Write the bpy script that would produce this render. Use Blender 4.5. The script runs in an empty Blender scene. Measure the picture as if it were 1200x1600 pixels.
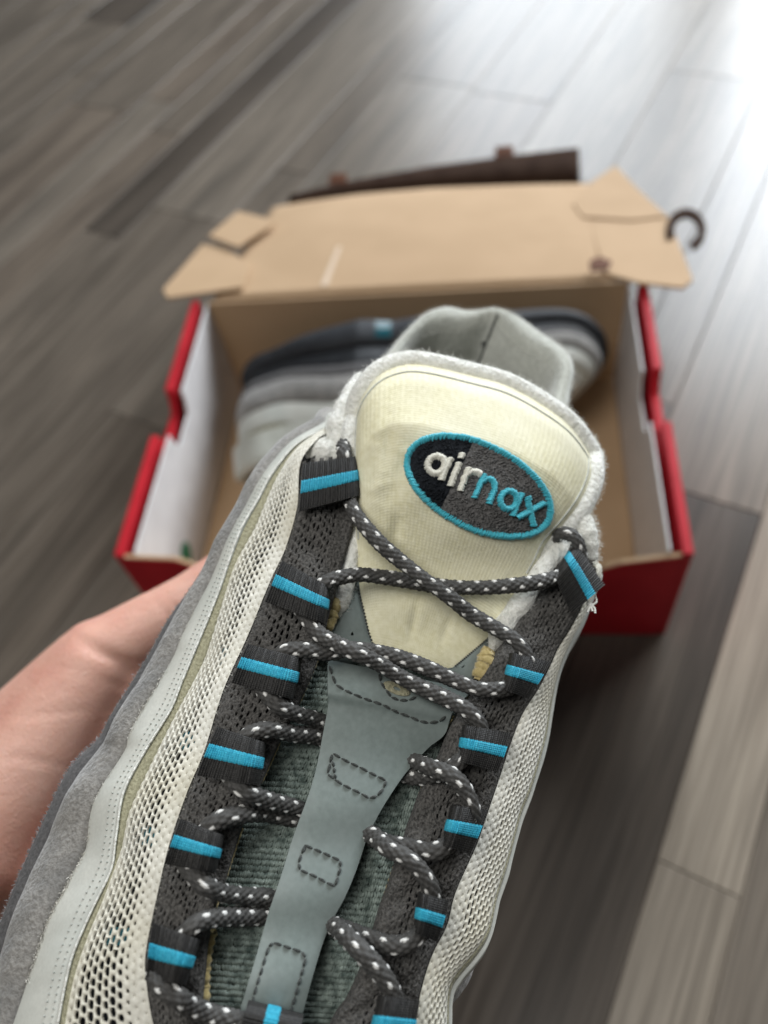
import bpy, math, random
import numpy as np
from mathutils import Vector, Matrix, Euler
from mathutils.bvhtree import BVHTree

rng = np.random.default_rng(7)
random.seed(7)
sc = bpy.context.scene
col = sc.collection

# ------------------------------------------------------------------ camera
FPX = 1250.0                                    # focal length in photo pixels (1200 x 1600)
CAM = np.array([0.0741, -0.2781, 0.5665])
EUL = Euler((0.6095, 0.1248, 0.0732), 'XYZ')
MROT = np.array(EUL.to_matrix())
cd = bpy.data.cameras.new('camera')
cam = bpy.data.objects.new('camera', cd)
col.objects.link(cam)
cam.location = CAM
cam.rotation_euler = EUL
cd.sensor_fit = 'VERTICAL'
cd.sensor_height = 36.0
cd.lens = FPX / 1600 * 36.0
cd.clip_start = 0.01
cd.clip_end = 60
cd.dof.use_dof = True
cd.dof.focus_distance = 0.193
cd.dof.aperture_fstop = 8.5
sc.camera = cam

# ------------------------------------------------------------------ light
w = bpy.data.worlds.new('World')
sc.world = w
w.use_nodes = True
bgn = w.node_tree.nodes['Background']
bgn.inputs[0].default_value = (1.0, 0.985, 0.96, 1)
bgn.inputs[1].default_value = 0.06


def area_light(name, loc, target, sx, sy, power, color):
    l = bpy.data.lights.new(name, 'AREA')
    l.shape = 'RECTANGLE'
    l.size, l.size_y, l.energy, l.color = sx, sy, power, color
    o = bpy.data.objects.new(name, l)
    col.objects.link(o)
    o.location = loc
    d = Vector(target) - Vector(loc)
    o.rotation_euler = d.to_track_quat('-Z', 'Y').to_euler()
    return o


# a row of tall window panes across the room, ahead and to the right, mullions between them
area_light('window_light', (0.30, 3.30, 1.55), (0.20, 0.0, 0.25), 1.05, 2.1, 60, (0.86, 0.93, 1.0))
area_light('window_light', (1.42, 3.05, 1.55), (0.40, 0.0, 0.25), 0.80, 2.1, 102, (0.88, 0.94, 1.0))
area_light('window_light', (2.45, 2.45, 1.75), (0.20, 0.0, 0.25), 1.10, 2.0, 80, (0.95, 0.975, 1.0))
# unseen fill light, added close above to brighten the shoe
area_light('fill_light', (-0.15, -0.24, 1.08), (0.0, -0.18, 0.3), 0.42, 0.42, 4.0, (1.0, 0.975, 0.94))

sc.view_settings.view_transform = 'Standard'
sc.view_settings.look = 'None'
sc.view_settings.exposure = 0.0
sc.view_settings.gamma = 1.0
sc.view_settings.use_curve_mapping = False
sc.cycles.use_denoising = True
sc.cycles.max_bounces = 6
sc.cycles.sample_clamp_indirect = 6.0


# ------------------------------------------------------------------ helpers
def cv2w(p):
    """points given as (right, down, forward) of the standing point -> world"""
    p = np.asarray(p, float)
    q = p * np.array([1, -1, -1])
    return CAM + q @ MROT.T


def PX(px, py, d):
    px, py, d = np.broadcast_arrays(np.asarray(px, float), np.asarray(py, float), np.asarray(d, float))
    return np.stack([(px - 600) / FPX * d, (py - 800) / FPX * d, d], -1)


def unit(v):
    v = np.asarray(v, float)
    return v / (np.linalg.norm(v, axis=-1, keepdims=True) + 1e-12)


def spline(pts, n, per=8):
    """Catmull-Rom through pts, resampled evenly by arc length over the first two or three coordinates"""
    p = np.asarray(pts, float)
    if len(p) == 2:
        t = np.linspace(0, 1, n)[:, None]
        return p[0] * (1 - t) + p[1] * t
    e = np.vstack([2 * p[0] - p[1], p, 2 * p[-1] - p[-2]])
    out = []
    for i in range(1, len(e) - 2):
        p0, p1, p2, p3 = e[i - 1], e[i], e[i + 1], e[i + 2]
        t = np.linspace(0, 1, per, endpoint=False)[:, None]
        out.append(0.5 * ((2 * p1) + (-p0 + p2) * t + (2 * p0 - 5 * p1 + 4 * p2 - p3) * t ** 2 + (-p0 + 3 * p1 - 3 * p2 + p3) * t ** 3))
    out.append(p[-1:])
    c = np.vstack(out)
    k = min(3, c.shape[1])
    s = np.concatenate([[0], np.cumsum(np.linalg.norm(np.diff(c[:, :k], axis=0), axis=1))])
    u = np.linspace(0, s[-1], n)
    return np.stack([np.interp(u, s, c[:, j]) for j in range(c.shape[1])], -1)


class Geo:
    """collects vertices / faces / uvs / colours, then becomes ONE mesh object"""

    def __init__(self):
        self.v, self.f, self.uv, self.c, self.n = [], [], [], [], 0

    def add(self, v, f, uv=None, c=None):
        v = np.asarray(v, float).reshape(-1, 3)
        self.v.append(v)
        self.f.extend([tuple(int(i) + self.n for i in q) for q in f])
        self.uv.append(np.zeros((len(v), 2)) if uv is None else np.asarray(uv, float).reshape(-1, 2))
        self.c.append(np.zeros(len(v)) if c is None else np.asarray(c, float).reshape(-1))
        self.n += len(v)

    def grid(self, G, uv=None, c=None, closed=False):
        n, m = G.shape[:2]
        I = np.arange(n * m).reshape(n, m)
        if closed:
            I = np.concatenate([I, I[:, :1]], 1)
        q = np.stack([I[:-1, :-1], I[1:, :-1], I[1:, 1:], I[:-1, 1:]], -1).reshape(-1, 4)
        self.add(G.reshape(-1, 3), q, uv, c)

    def verts(self):
        return np.vstack(self.v)


ROOT_INV = {}


def make(name, geo, mat, parent=None, smooth=True, world=False, label=None):
    """geo is in standing-point coordinates unless world=True"""
    V = geo.verts()
    if not world:
        V = cv2w(V)
    if parent is not None and parent.name in ROOT_INV:
        R, t = ROOT_INV[parent.name]
        V = (V - t) @ R
    me = bpy.data.meshes.new(name)
    me.from_pydata(V.tolist(), [], geo.f)
    uvl = me.uv_layers.new(name='UVMap')
    li = np.empty(len(me.loops), dtype=np.int32)
    me.loops.foreach_get('vertex_index', li)
    uvl.data.foreach_set('uv', np.vstack(geo.uv)[li].astype(np.float32).ravel())
    cc = np.concatenate(geo.c)
    if np.any(cc != 0):
        a = me.attributes.new('tone', 'FLOAT', 'POINT')
        a.data.foreach_set('value', cc.astype(np.float32))
    if smooth:
        me.polygons.foreach_set('use_smooth', np.ones(len(me.polygons), dtype=bool))
    me.materials.append(mat)
    me.update()
    o = bpy.data.objects.new(name, me)
    col.objects.link(o)
    if parent is not None:
        o.parent = parent
        if parent.name in ROOT_INV:
            ROOT_INV[o.name] = ROOT_INV[parent.name]
    if label:
        o['label'] = label
    return o


def recalc(o):
    import bmesh
    bm = bmesh.new()
    bm.from_mesh(o.data)
    bmesh.ops.recalc_face_normals(bm, faces=bm.faces)
    bm.to_mesh(o.data)
    bm.free()


def thing(name, loc, R, label, cat):
    o = bpy.data.objects.new(name, None)
    col.objects.link(o)
    m = Matrix(np.array(R).tolist()).to_4x4()
    m.translation = Vector(loc)
    o.matrix_world = m
    o.empty_display_size = 0.02
    o['label'], o['category'] = label, cat
    ROOT_INV[o.name] = (np.array(R), np.array(loc, float))
    return o


# ------------------------------------------------------------------ materials
def new_mat(name):
    m = bpy.data.materials.new(name)
    m.use_nodes = True
    return m, m.node_tree.nodes, m.node_tree.links, m.node_tree.nodes['Principled BSDF']


def N(nodes, t, **kw):
    n = nodes.new(t)
    for k, v in kw.items():
        if k.startswith('in_'):
            n.inputs[k[3:].replace('_', ' ')].default_value = v
        else:
            setattr(n, k, v)
    return n


def ramp(nodes, stops):
    r = nodes.new('ShaderNodeValToRGB')
    while len(r.color_ramp.elements) < len(stops):
        r.color_ramp.elements.new(0.5)
    for e, (p, c) in zip(r.color_ramp.elements, stops):
        e.position = p
        e.color = (*c, 1)
    return r


def fabric(name, c0, c1, rough=0.85, sheen=0.3, noise=600, bump=0.4, dist=0.0004, weave=None, blotch=None, weave_bump=0.5):
    """noisy cloth; weave=(scale u, scale v) adds thread rows in the surface's own UV (metres)"""
    m, n, l, b = new_mat(name)
    tc = N(n, 'ShaderNodeTexCoord')
    ns = N(n, 'ShaderNodeTexNoise', in_Scale=noise, in_Detail=3.0)
    l.new(tc.outputs['Object'], ns.inputs['Vector'])
    rp = ramp(n, [(0.3, c0), (0.7, c1)])
    l.new(ns.outputs[0], rp.inputs[0])
    last = rp.outputs[0]
    if blotch:
        nb = N(n, 'ShaderNodeTexNoise', in_Scale=blotch[0], in_Detail=4.0)
        l.new(tc.outputs['Object'], nb.inputs['Vector'])
        rb = ramp(n, [(0.42, (0, 0, 0)), (0.68, (1, 1, 1))])
        l.new(nb.outputs[0], rb.inputs[0])
        mx = N(n, 'ShaderNodeMixRGB')
        mx.inputs[2].default_value = (*blotch[1], 1)
        mm = N(n, 'ShaderNodeMath', operation='MULTIPLY')
        mm.inputs[1].default_value = blotch[2]
        l.new(rb.outputs[0], mm.inputs[0])
        l.new(mm.outputs[0], mx.inputs[0])
        l.new(last, mx.inputs[1])
        last = mx.outputs[0]
    h = ns.outputs[0]
    if weave:
        sx = N(n, 'ShaderNodeSeparateXYZ')
        l.new(tc.outputs['UV'], sx.inputs[0])
        outs = []
        for ax, k in ((0, weave[0]), (1, weave[1])):
            mu = N(n, 'ShaderNodeMath', operation='MULTIPLY')
            mu.inputs[1].default_value = k * 2 * math.pi
            l.new(sx.outputs[ax], mu.inputs[0])
            si = N(n, 'ShaderNodeMath', operation='SINE')
            l.new(mu.outputs[0], si.inputs[0])
            outs.append(si)
        ad = N(n, 'ShaderNodeMath', operation='ADD')
        l.new(outs[0].outputs[0], ad.inputs[0])
        l.new(outs[1].outputs[0], ad.inputs[1])
        ma = N(n, 'ShaderNodeMath', operation='MULTIPLY_ADD')
        ma.inputs[1].default_value = weave_bump
        l.new(ad.outputs[0], ma.inputs[0])
        l.new(ns.outputs[0], ma.inputs[2])
        h = ma.outputs[0]
    bp = N(n, 'ShaderNodeBump', in_Strength=bump, in_Distance=dist)
    l.new(h, bp.inputs['Height'])
    l.new(bp.outputs[0], b.inputs['Normal'])
    l.new(last, b.inputs['Base Color'])
    b.inputs['Roughness'].default_value = rough
    b.inputs['Sheen Weight'].default_value = sheen
    b.inputs['Sheen Roughness'].default_value = 0.5
    b.inputs['Specular IOR Level'].default_value = 0.25
    return m


def two_tone(name, c0, c1, rough=0.7, noise=900, bump=0.3):
    """the mesh's own 'tone' attribute picks between two thread colours"""
    m, n, l, b = new_mat(name)
    at = N(n, 'ShaderNodeAttribute', attribute_name='tone')
    tc = N(n, 'ShaderNodeTexCoord')
    ns = N(n, 'ShaderNodeTexNoise', in_Scale=noise, in_Detail=2.0)
    l.new(tc.outputs['Object'], ns.inputs['Vector'])
    rp = ramp(n, [(0.25, tuple(x * 0.65 for x in c0)), (0.75, tuple(x * 1.3 for x in c0))])
    l.new(ns.outputs[0], rp.inputs[0])
    mx = N(n, 'ShaderNodeMixRGB')
    l.new(at.outputs['Fac'], mx.inputs[0])
    l.new(rp.outputs[0], mx.inputs[1])
    mx.inputs[2].default_value = (*c1, 1)
    l.new(mx.outputs[0], b.inputs['Base Color'])
    bp = N(n, 'ShaderNodeBump', in_Strength=bump, in_Distance=0.0003)
    l.new(ns.outputs[0], bp.inputs['Height'])
    l.new(bp.outputs[0], b.inputs['Normal'])
    b.inputs['Roughness'].default_value = rough
    b.inputs['Sheen Weight'].default_value = 0.03
    return m


MT = {}
MT['cream_mesh'] = fabric('cream_mesh', (0.60, 0.59, 0.52), (0.80, 0.79, 0.71), noise=900, bump=0.4, blotch=(40, (0.58, 0.54, 0.40), 0.5))
MT['under_mesh'] = fabric('under_mesh', (0.006, 0.008, 0.01), (0.016, 0.018, 0.022), sheen=0.0)
MT['teal_lining'] = fabric('teal_lining', (0.02, 0.16, 0.22), (0.03, 0.22, 0.28))
MT['eyestay'] = fabric('eyestay_mesh', (0.034, 0.033, 0.031), (0.150, 0.145, 0.136), noise=1500, bump=1.0, dist=0.0009, sheen=0.04)
MT['white_leather'] = fabric('white_leather', (0.555, 0.565, 0.52), (0.63, 0.64, 0.59), rough=0.5, sheen=0.0, noise=1400, bump=0.12, dist=0.0002, blotch=(55, (0.42, 0.45, 0.42), 0.5))
MT['raw_edge'] = fabric('raw_edge', (0.24, 0.23, 0.15), (0.40, 0.385, 0.26), noise=1300, bump=0.9, dist=0.0006)
MT['grey_suede'] = fabric('grey_suede', (0.17, 0.163, 0.15), (0.29, 0.28, 0.26), rough=0.95, noise=900, bump=0.9, dist=0.0006, blotch=(110, (0.13, 0.13, 0.125), 0.7), sheen=0.5)
MT['dark_suede'] = fabric('dark_suede', (0.062, 0.061, 0.063), (0.125, 0.122, 0.122), rough=0.95, noise=900, bump=0.8, sheen=0.12)
MT['grey_fray'] = fabric('grey_fray', (0.42, 0.41, 0.37), (0.66, 0.64, 0.58))
MT['dark_fray'] = fabric('dark_fray', (0.20, 0.20, 0.205), (0.36, 0.36, 0.37))
MT['midsole'] = fabric('midsole_foam', (0.020, 0.022, 0.026), (0.040, 0.043, 0.048), rough=0.6, sheen=0, noise=120, bump=0.1)
MT['outsole'] = fabric('outsole_rubber', (0.012, 0.014, 0.016), (0.028, 0.03, 0.034), rough=0.55, sheen=0, noise=200, bump=0.2)
MT['air_window'] = fabric('air_window', (0.012, 0.07, 0.09), (0.018, 0.10, 0.12), rough=0.15, sheen=0, noise=60, bump=0.05)
MT['webbing'] = fabric('black_webbing', (0.010, 0.010, 0.010), (0.034, 0.033, 0.031), rough=0.5, sheen=0.03, noise=1500, bump=0.25, weave=(1400, 2200), dist=0.0004)
MT['teal_web'] = fabric('teal_webbing', (0.015, 0.25, 0.38), (0.04, 0.40, 0.54), rough=0.55, sheen=0.05, noise=1500, bump=0.25, weave=(1400, 2200), dist=0.0004)
MT['lace'] = two_tone('braided_lace', (0.052, 0.051, 0.048), (0.82, 0.82, 0.79))
MT['tongue'] = fabric('tongue_knit', (0.68, 0.645, 0.42), (0.78, 0.75, 0.54), rough=0.55, noise=700, bump=0.4, dist=0.0003, weave=(950, 1300), blotch=(35, (0.72, 0.70, 0.55), 0.6), weave_bump=0.16)
MT['fleece'] = fabric('white_fleece', (0.66, 0.67, 0.62), (0.82, 0.82, 0.77), rough=1.0, noise=700, bump=0.9, dist=0.001, sheen=0.6)
MT['lining'] = fabric('grey_lining', (0.42, 0.435, 0.39), (0.56, 0.575, 0.52), rough=1.0, noise=500, bump=0.6, dist=0.0007, sheen=0.5, blotch=(45, (0.36, 0.37, 0.32), 0.6))
MT['seam'] = fabric('dark_seam', (0.05, 0.055, 0.05), (0.10, 0.105, 0.095))  # dark line of the heel seam
MT['rubber'] = fabric('grey_green_rubber', (0.165, 0.20, 0.19), (0.20, 0.24, 0.228), rough=0.45, sheen=0, noise=700, bump=0.12, dist=0.0002, blotch=(60, (0.21, 0.24, 0.232), 0.5))
MT['rubber_edge'] = fabric('rubber_edge', (0.03, 0.035, 0.034), (0.05, 0.058, 0.055), rough=0.6, sheen=0)
MT['knit'] = fabric('green_knit', (0.06, 0.085, 0.075), (0.30, 0.36, 0.325), noise=520, sheen=0.05, rough=0.8, bump=0.5)
MT['knit_base'] = fabric('knit_base', (0.01, 0.014, 0.013), (0.022, 0.028, 0.026), sheen=0)
MT['thread_dark'] = fabric('dark_thread', (0.02, 0.024, 0.022), (0.075, 0.085, 0.08), noise=2500)
MT['thread_grey'] = fabric('grey_thread', (0.30, 0.32, 0.29), (0.42, 0.44, 0.40), noise=2500)
MT['glue'] = fabric('yellow_glue', (0.38, 0.30, 0.12), (0.58, 0.48, 0.24), noise=1100, bump=0.7)
MT['badge_black'] = fabric('badge_black', (0.004, 0.006, 0.009), (0.013, 0.016, 0.021), sheen=0.0, noise=1400, bump=0.9, dist=0.0006)
MT['badge_grey'] = fabric('badge_grey', (0.065, 0.064, 0.063), (0.165, 0.162, 0.158), sheen=0.05, noise=1400, bump=0.9, dist=0.0006)
MT['thread_teal'] = fabric('teal_thread', (0.03, 0.36, 0.46), (0.07, 0.50, 0.60), rough=0.5, noise=2500)
MT['thread_cream'] = fabric('cream_thread', (0.62, 0.62, 0.54), (0.78, 0.77, 0.68), rough=0.5, noise=2500)
MT['insole'] = fabric('insole', (0.05, 0.055, 0.055), (0.09, 0.095, 0.09))

# ------------------------------------------------------------------ floor of grey laminate strips
PA = math.radians(67.0)
E1 = np.array([math.cos(PA), math.sin(PA)])
E2 = np.array([math.sin(PA), -math.cos(PA)])


def plank_material(name, dark, light):
    m, n, l, b = new_mat(name)
    tc = N(n, 'ShaderNodeTexCoord')
    oi = N(n, 'ShaderNodeObjectInfo')
    mp = N(n, 'ShaderNodeMapping')
    mp.inputs['Scale'].default_value = (3.2, 34.0, 1.0)
    ad = N(n, 'ShaderNodeVectorMath', operation='ADD')
    mu = N(n, 'ShaderNodeVectorMath', operation='SCALE')
    mu.inputs['Scale'].default_value = 1.0
    cx = N(n, 'ShaderNodeCombineXYZ')
    rm = N(n, 'ShaderNodeMath', operation='MULTIPLY')
    rm.inputs[1].default_value = 37.0
    l.new(oi.outputs['Random'], rm.inputs[0])
    l.new(rm.outputs[0], cx.inputs[0])
    l.new(rm.outputs[0], cx.inputs[2])
    l.new(tc.outputs['Object'], ad.inputs[0])
    l.new(cx.outputs[0], ad.inputs[1])
    l.new(ad.outputs[0], mp.inputs['Vector'])
    n1 = N(n, 'ShaderNodeTexNoise', in_Scale=1.0, in_Detail=6.0, in_Roughness=0.62, in_Distortion=0.9)
    l.new(mp.outputs[0], n1.inputs['Vector'])
    mp2 = N(n, 'ShaderNodeMapping')
    mp2.inputs['Scale'].default_value = (9, 420, 1)
    l.new(ad.outputs[0], mp2.inputs['Vector'])
    n2 = N(n, 'ShaderNodeTexNoise', in_Scale=1.0, in_Detail=3.0)
    l.new(mp2.outputs[0], n2.inputs['Vector'])
    r = ramp(n, [(0.34, tuple(x * k for x, k in zip(dark, (1.0, 0.97, 0.93)))), (0.66, tuple(x * k for x, k in zip(light, (1.06, 1.01, 0.95))))])
    l.new(n1.outputs[0], r.inputs[0])
    fine = ramp(n, [(0.35, (0.72, 0.71, 0.70)), (0.62, (1.10, 1.10, 1.10))])
    l.new(n2.outputs[0], fine.inputs[0])
    mx = N(n, 'ShaderNodeMixRGB', blend_type='MULTIPLY')
    mx.inputs[0].default_value = 1.0
    l.new(r.outputs[0], mx.inputs[1])
    l.new(fine.outputs[0], mx.inputs[2])
    l.new(mx.outputs[0], b.inputs['Base Color'])
    b.inputs['Roughness'].default_value = 0.29
    b.inputs['Specular IOR Level'].default_value = 0.42
    bp = N(n, 'ShaderNodeBump', in_Strength=0.12, in_Distance=0.0006)
    l.new(n2.outputs[0], bp.inputs['Height'])
    l.new(bp.outputs[0], b.inputs['Normal'])
    return m


PL = {
    'dark': plank_material('plank_dark', (0.064, 0.055, 0.047), (0.112, 0.097, 0.083)),
    'mid': plank_material('plank_mid', (0.116, 0.101, 0.085), (0.200, 0.175, 0.148)),
    'light': plank_material('plank_light', (0.23, 0.202, 0.168), (0.37, 0.333, 0.282)),
    'brown': plank_material('plank_brown', (0.120, 0.100, 0.083), (0.215, 0.184, 0.153)),
    'pale': plank_material('plank_pale', (0.145, 0.129, 0.110), (0.235, 0.209, 0.179)),
}
MT['gap'] = fabric('floor_gap', (0.03, 0.024, 0.018), (0.05, 0.04, 0.03), sheen=0)


def box_geo(x0, x1, y0, y1, z0, z1, bev=0.0):
    g = Geo()
    if bev <= 0:
        v = [(x, y, z) for z in (z0, z1) for y in (y0, y1) for x in (x0, x1)]
        g.add(v, [(0, 2, 3, 1), (4, 5, 7, 6), (0, 1, 5, 4), (2, 6, 7, 3), (0, 4, 6, 2), (1, 3, 7, 5)])
    else:
        v = [(x, y, z0) for x, y in ((x0, y0), (x1, y0), (x1, y1), (x0, y1))]
        v += [(x, y, z1 - bev) for x, y in ((x0, y0), (x1, y0), (x1, y1), (x0, y1))]
        v += [(x, y, z1) for x, y in ((x0 + bev, y0 + bev), (x1 - bev, y0 + bev), (x1 - bev, y1 - bev), (x0 + bev, y1 - bev))]
        f = [(3, 2, 1, 0), (8, 9, 10, 11)]
        for k in (0, 4):
            for i in range(4):
                j = (i + 1) % 4
                f.append((k + i, k + j, k + 4 + j, k + 4 + i))
        g.add(v, f)
    return g


g = Geo()
S = 3.0
g.add([(-S, -S, -0.004), (S, -S, -0.004), (S, S + 1, -0.004), (-S, S + 1, -0.004)], [(0, 1, 2, 3)])
floor = make('floor', g, MT['gap'], world=True, smooth=False)
floor['kind'] = 'structure'
floor['label'] = 'grey wood-look laminate floor laid in narrow strips'

edges = [-0.617, -0.558, -0.444, -0.387, -0.273, -0.160, -0.043, 0.074, 0.123, 0.220, 0.272, 0.388, 0.446]
lo = [-1.36, -1.25, -1.19, -1.08, -1.02, -0.91, -0.85, -0.735, -0.675]
hi = [0.56, 0.62, 0.73, 0.84, 0.90, 1.01, 1.10]
edges = lo + edges + hi
# tone of a strip, by its lower edge, and the place of one known end joint along the strip
known = {-0.735: ('brown', 0.62), -0.675: ('mid', 0.55), -0.617: ('dark', 0.335), -0.558: ('pale', 0.40), -0.444: ('mid', 0.52), -0.387: ('pale', 0.1), -0.273: ('mid', 0.75), -0.160: ('pale', 0.6), -0.043: ('mid', 0.2),
         0.074: ('mid', 0.3), 0.123: ('dark', -0.45), 0.220: ('light', -0.08), 0.272: ('pale', -0.5)}
pr = random.Random(11)
pm = {}
for i in range(len(edges) - 1):
    q0, q1 = edges[i], edges[i + 1]
    kn = next((v for k, v in known.items() if abs(k - q0) < 1e-3), None)
    a = -1.3 + pr.random() * 0.3
    joints = [a]
    if kn:
        jl = kn[1]
        joints = [jl - 1.55, jl - 0.72, jl, jl + 0.66, jl + 1.4, jl + 2.1, jl + 2.8]
    else:
        while joints[-1] < 2.9:
            joints.append(joints[-1] + pr.uniform(0.38, 0.85))
    for j in range(len(joints) - 1):
        a0, a1 = joints[j], joints[j + 1]
        if a1 < -0.75 or a0 > 2.6:
            continue
        if kn and a0 <= 0.4 + kn[1] and a1 > kn[1] - 0.01 and j == 2:
            tone = kn[0]
        elif kn and j == 1 and kn[0] == 'light':
            tone = 'light'
        else:
            tone = pr.choice(['dark', 'mid', 'mid', 'brown', 'pale', 'mid', 'brown'])
        Lh, Wh = (a1 - a0) / 2, (q1 - q0) / 2
        g = box_geo(-Lh + 0.0003, Lh - 0.0003, -Wh + 0.0003, Wh - 0.0003, -0.006, 0.0, 0.0006)
        o = make('plank', g, PL[tone], world=True, smooth=False)
        c = E1 * (a0 + a1) / 2 + E2 * (q0 + q1) / 2
        o.location = (c[0], c[1], 0)
        o.rotation_euler = (0, 0, PA)
        o.parent = floor

# ------------------------------------------------------------------ shoe frame
BASE0, BASE1 = 4.767, 0.001848                  # 1/distance of the lacing plane


def base_d(px, py):
    s = (np.asarray(px, float) - 690) * -0.371 + (np.asarray(py, float) - 950) * 0.928
    return 1.0 / np.maximum(BASE0 + BASE1 * s, 2.2)


def Q(px, py, drop=0.0):
    return PX(px, py, base_d(px, py) + drop)


def rail(pts, n, drop):
    p = np.asarray(pts, float)
    if p.shape[1] == 2:
        p = np.column_stack([p, np.full(len(p), drop)])
    r = spline(np.column_stack([p[:, :2] , p[:, 2] * 1000]), n)
    return Q(r[:, 0], r[:, 1], r[:, 2] / 1000)


hvec = unit(Q(710, 830) - Q(430, 1600))
Vax = np.array([0.946, 0.32, -0.02])
Vax = unit(Vax - hvec * (Vax @ hvec) * 0.6)
nvec = -np.cross(hvec, Vax)
nvec = unit(nvec)
if nvec[2] > 0:
    nvec = -nvec
ph = math.radians(20)
Wax = unit(math.cos(ph) * nvec + math.sin(ph) * hvec)
Uax = unit(math.sin(ph) * nvec - math.cos(ph) * hvec)      # towards the toe
Vax = unit(np.cross(Wax, Uax))
if Vax[0] < 0:
    Vax = -Vax
HEEL_TOP = PX(740, 478, 0.31)
HEEL = HEEL_TOP - 0.125 * Wax

# root of the shoe in world space: x to the toe, z up from the sole
Rw = np.stack([Uax, Vax, Wax], 1) * np.array([1, -1, -1])[:, None]
Rw = MROT @ Rw
if np.linalg.det(Rw) < 0:
    Rw[:, 1] *= -1
shoe = thing('sneaker', cv2w(HEEL), Rw, 'grey and cream lace-up sneaker with badged tongue held up in the hand', 'sneaker')
shoe['group'] = 'pair of sneakers'


def outward(P):
    """direction away from the shoe's inner axis"""
    a = HEEL + 0.05 * Wax
    d = P - a
    t = np.clip(d @ Uax, 0.02, 0.24)
    return unit(d - t[..., None] * Uax)


def normals(G):
    du = np.gradient(G, axis=0)
    dv = np.gradient(G, axis=1)
    n = unit(np.cross(du, dv))
    o = outward(G)
    s = np.sign((n * o).sum(-1).mean())
    return n * (s if s != 0 else 1)


def sheet(r0, r1, nt, bulge=0.0, power=0.7):
    t = np.linspace(0, 1, nt)[None, :, None]
    G = r0[:, None] * (1 - t) + r1[:, None] * t
    if bulge:
        G = G + normals(G) * (bulge * np.sin(math.pi * t) ** power)
    return G


def grid_uv(G):
    du = np.linalg.norm(np.diff(G, axis=0), axis=-1).mean(1)
    dv = np.linalg.norm(np.diff(G, axis=1), axis=-1).mean(0)
    u = np.concatenate([[0], np.cumsum(du)])
    v = np.concatenate([[0], np.cumsum(dv)])
    return np.stack(np.meshgrid(u, v, indexing='ij'), -1)


# ---- longitudinal seams of the upper, traced along the shoe from the ankle to the forefoot
A = [(505, 680), (472, 722), (465, 793), (447, 857), (427, 900), (413, 933), (387, 997), (350, 1080), (320, 1175), (293, 1240), (266, 1320), (247, 1400), (229, 1490), (231, 1540), (241, 1600), (262, 1680)]
B = [(512, 677), (470, 700), (437, 743), (415, 790), (400, 825), (370, 882), (352, 935), (332, 1000), (318, 1040), (280, 1112), (243, 1185), (206, 1265), (192, 1330), (167, 1400), (140, 1465), (120, 1525), (106, 1595), (92, 1680)]
C = [(510, 676), (466, 700), (431, 742), (407, 785), (382, 830), (361, 885), (345, 930), (310, 1015), (287, 1070), (270, 1112), (235, 1170), (198, 1240), (186, 1310), (178, 1360), (145, 1430), (120, 1490), (107, 1540), (96, 1598), (80, 1680)]
D = [(508, 674), (462, 699), (425, 741), (398, 787), (372, 833), (350, 888), (322, 942), (291, 1000), (279, 1032), (236, 1100), (210, 1150), (204, 1178), (165, 1235), (150, 1275), (140, 1330), (115, 1375), (80, 1445), (55, 1525), (30, 1595), (5, 1680)]
Er = [(500, 672), (455, 697), (418, 738), (392, 785), (362, 838), (342, 885), (316, 930), (280, 985), (258, 1025), (224, 1082), (195, 1130), (176, 1170), (134, 1218), (102, 1280), (62, 1365), (36, 1430), (12, 1508), (-15, 1600), (-38, 1690)]
Fr = [(495, 672), (450, 695), (412, 735), (388, 780), (357, 836), (336, 880), (308, 925), (272, 975), (248, 1020), (212, 1080), (183, 1125), (165, 1160), (120, 1205), (85, 1275), (48, 1360), (20, 1430), (-4, 1500), (-35, 1600), (-60, 1690)]
A2 = [(931, 890), (906, 950), (887, 985), (870, 1012), (859, 1037), (840, 1075), (815, 1115), (797, 1160), (780, 1212), (762, 1265), (745, 1315), (734, 1340), (709, 1397), (697, 1445), (674, 1490), (657, 1542), (645, 1600), (628, 1680)]
B2 = [(934, 890), (909, 952), (889, 990), (868, 1040), (856, 1097), (847, 1150), (826, 1222), (809, 1265), (798, 1306), (785, 1353), (771, 1397), (759, 1449), (741, 1481), (712, 1516), (700, 1535), (695, 1560), (694, 1600), (690, 1680)]
TL = [(556, 720), (556, 765), (551, 820), (533, 881), (525, 916), (513, 960), (494, 1030), (465, 1099), (434, 1160), (406, 1222), (375, 1295), (350, 1372), (335, 1415), (322, 1480), (313, 1565), (306, 1610), (300, 1690)]
TR = [(880, 850), (855, 892), (827, 932), (802, 980), (787, 1005), (750, 1065), (707, 1135), (692, 1175), (662, 1235), (637, 1305), (618, 1359), (593, 1437), (567, 1516), (546, 1566), (523, 1600), (480, 1690)]
NR = 220
rA, rB, rC, rD, rE, rF = [rail(p, NR, d) for p, d in ((A, 0.002), (B, 0.010), (C, 0.011), (D, 0.017), (Er, 0.026), (Fr, 0.031))]
rA2, rB2 = rail(A2, NR, 0.003), rail(B2, NR, 0.010)


def w_of(P):
    return (P - HEEL) @ Wax


def to_sole(P, out=0.0):
    return P - w_of(P)[..., None] * Wax


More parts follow.
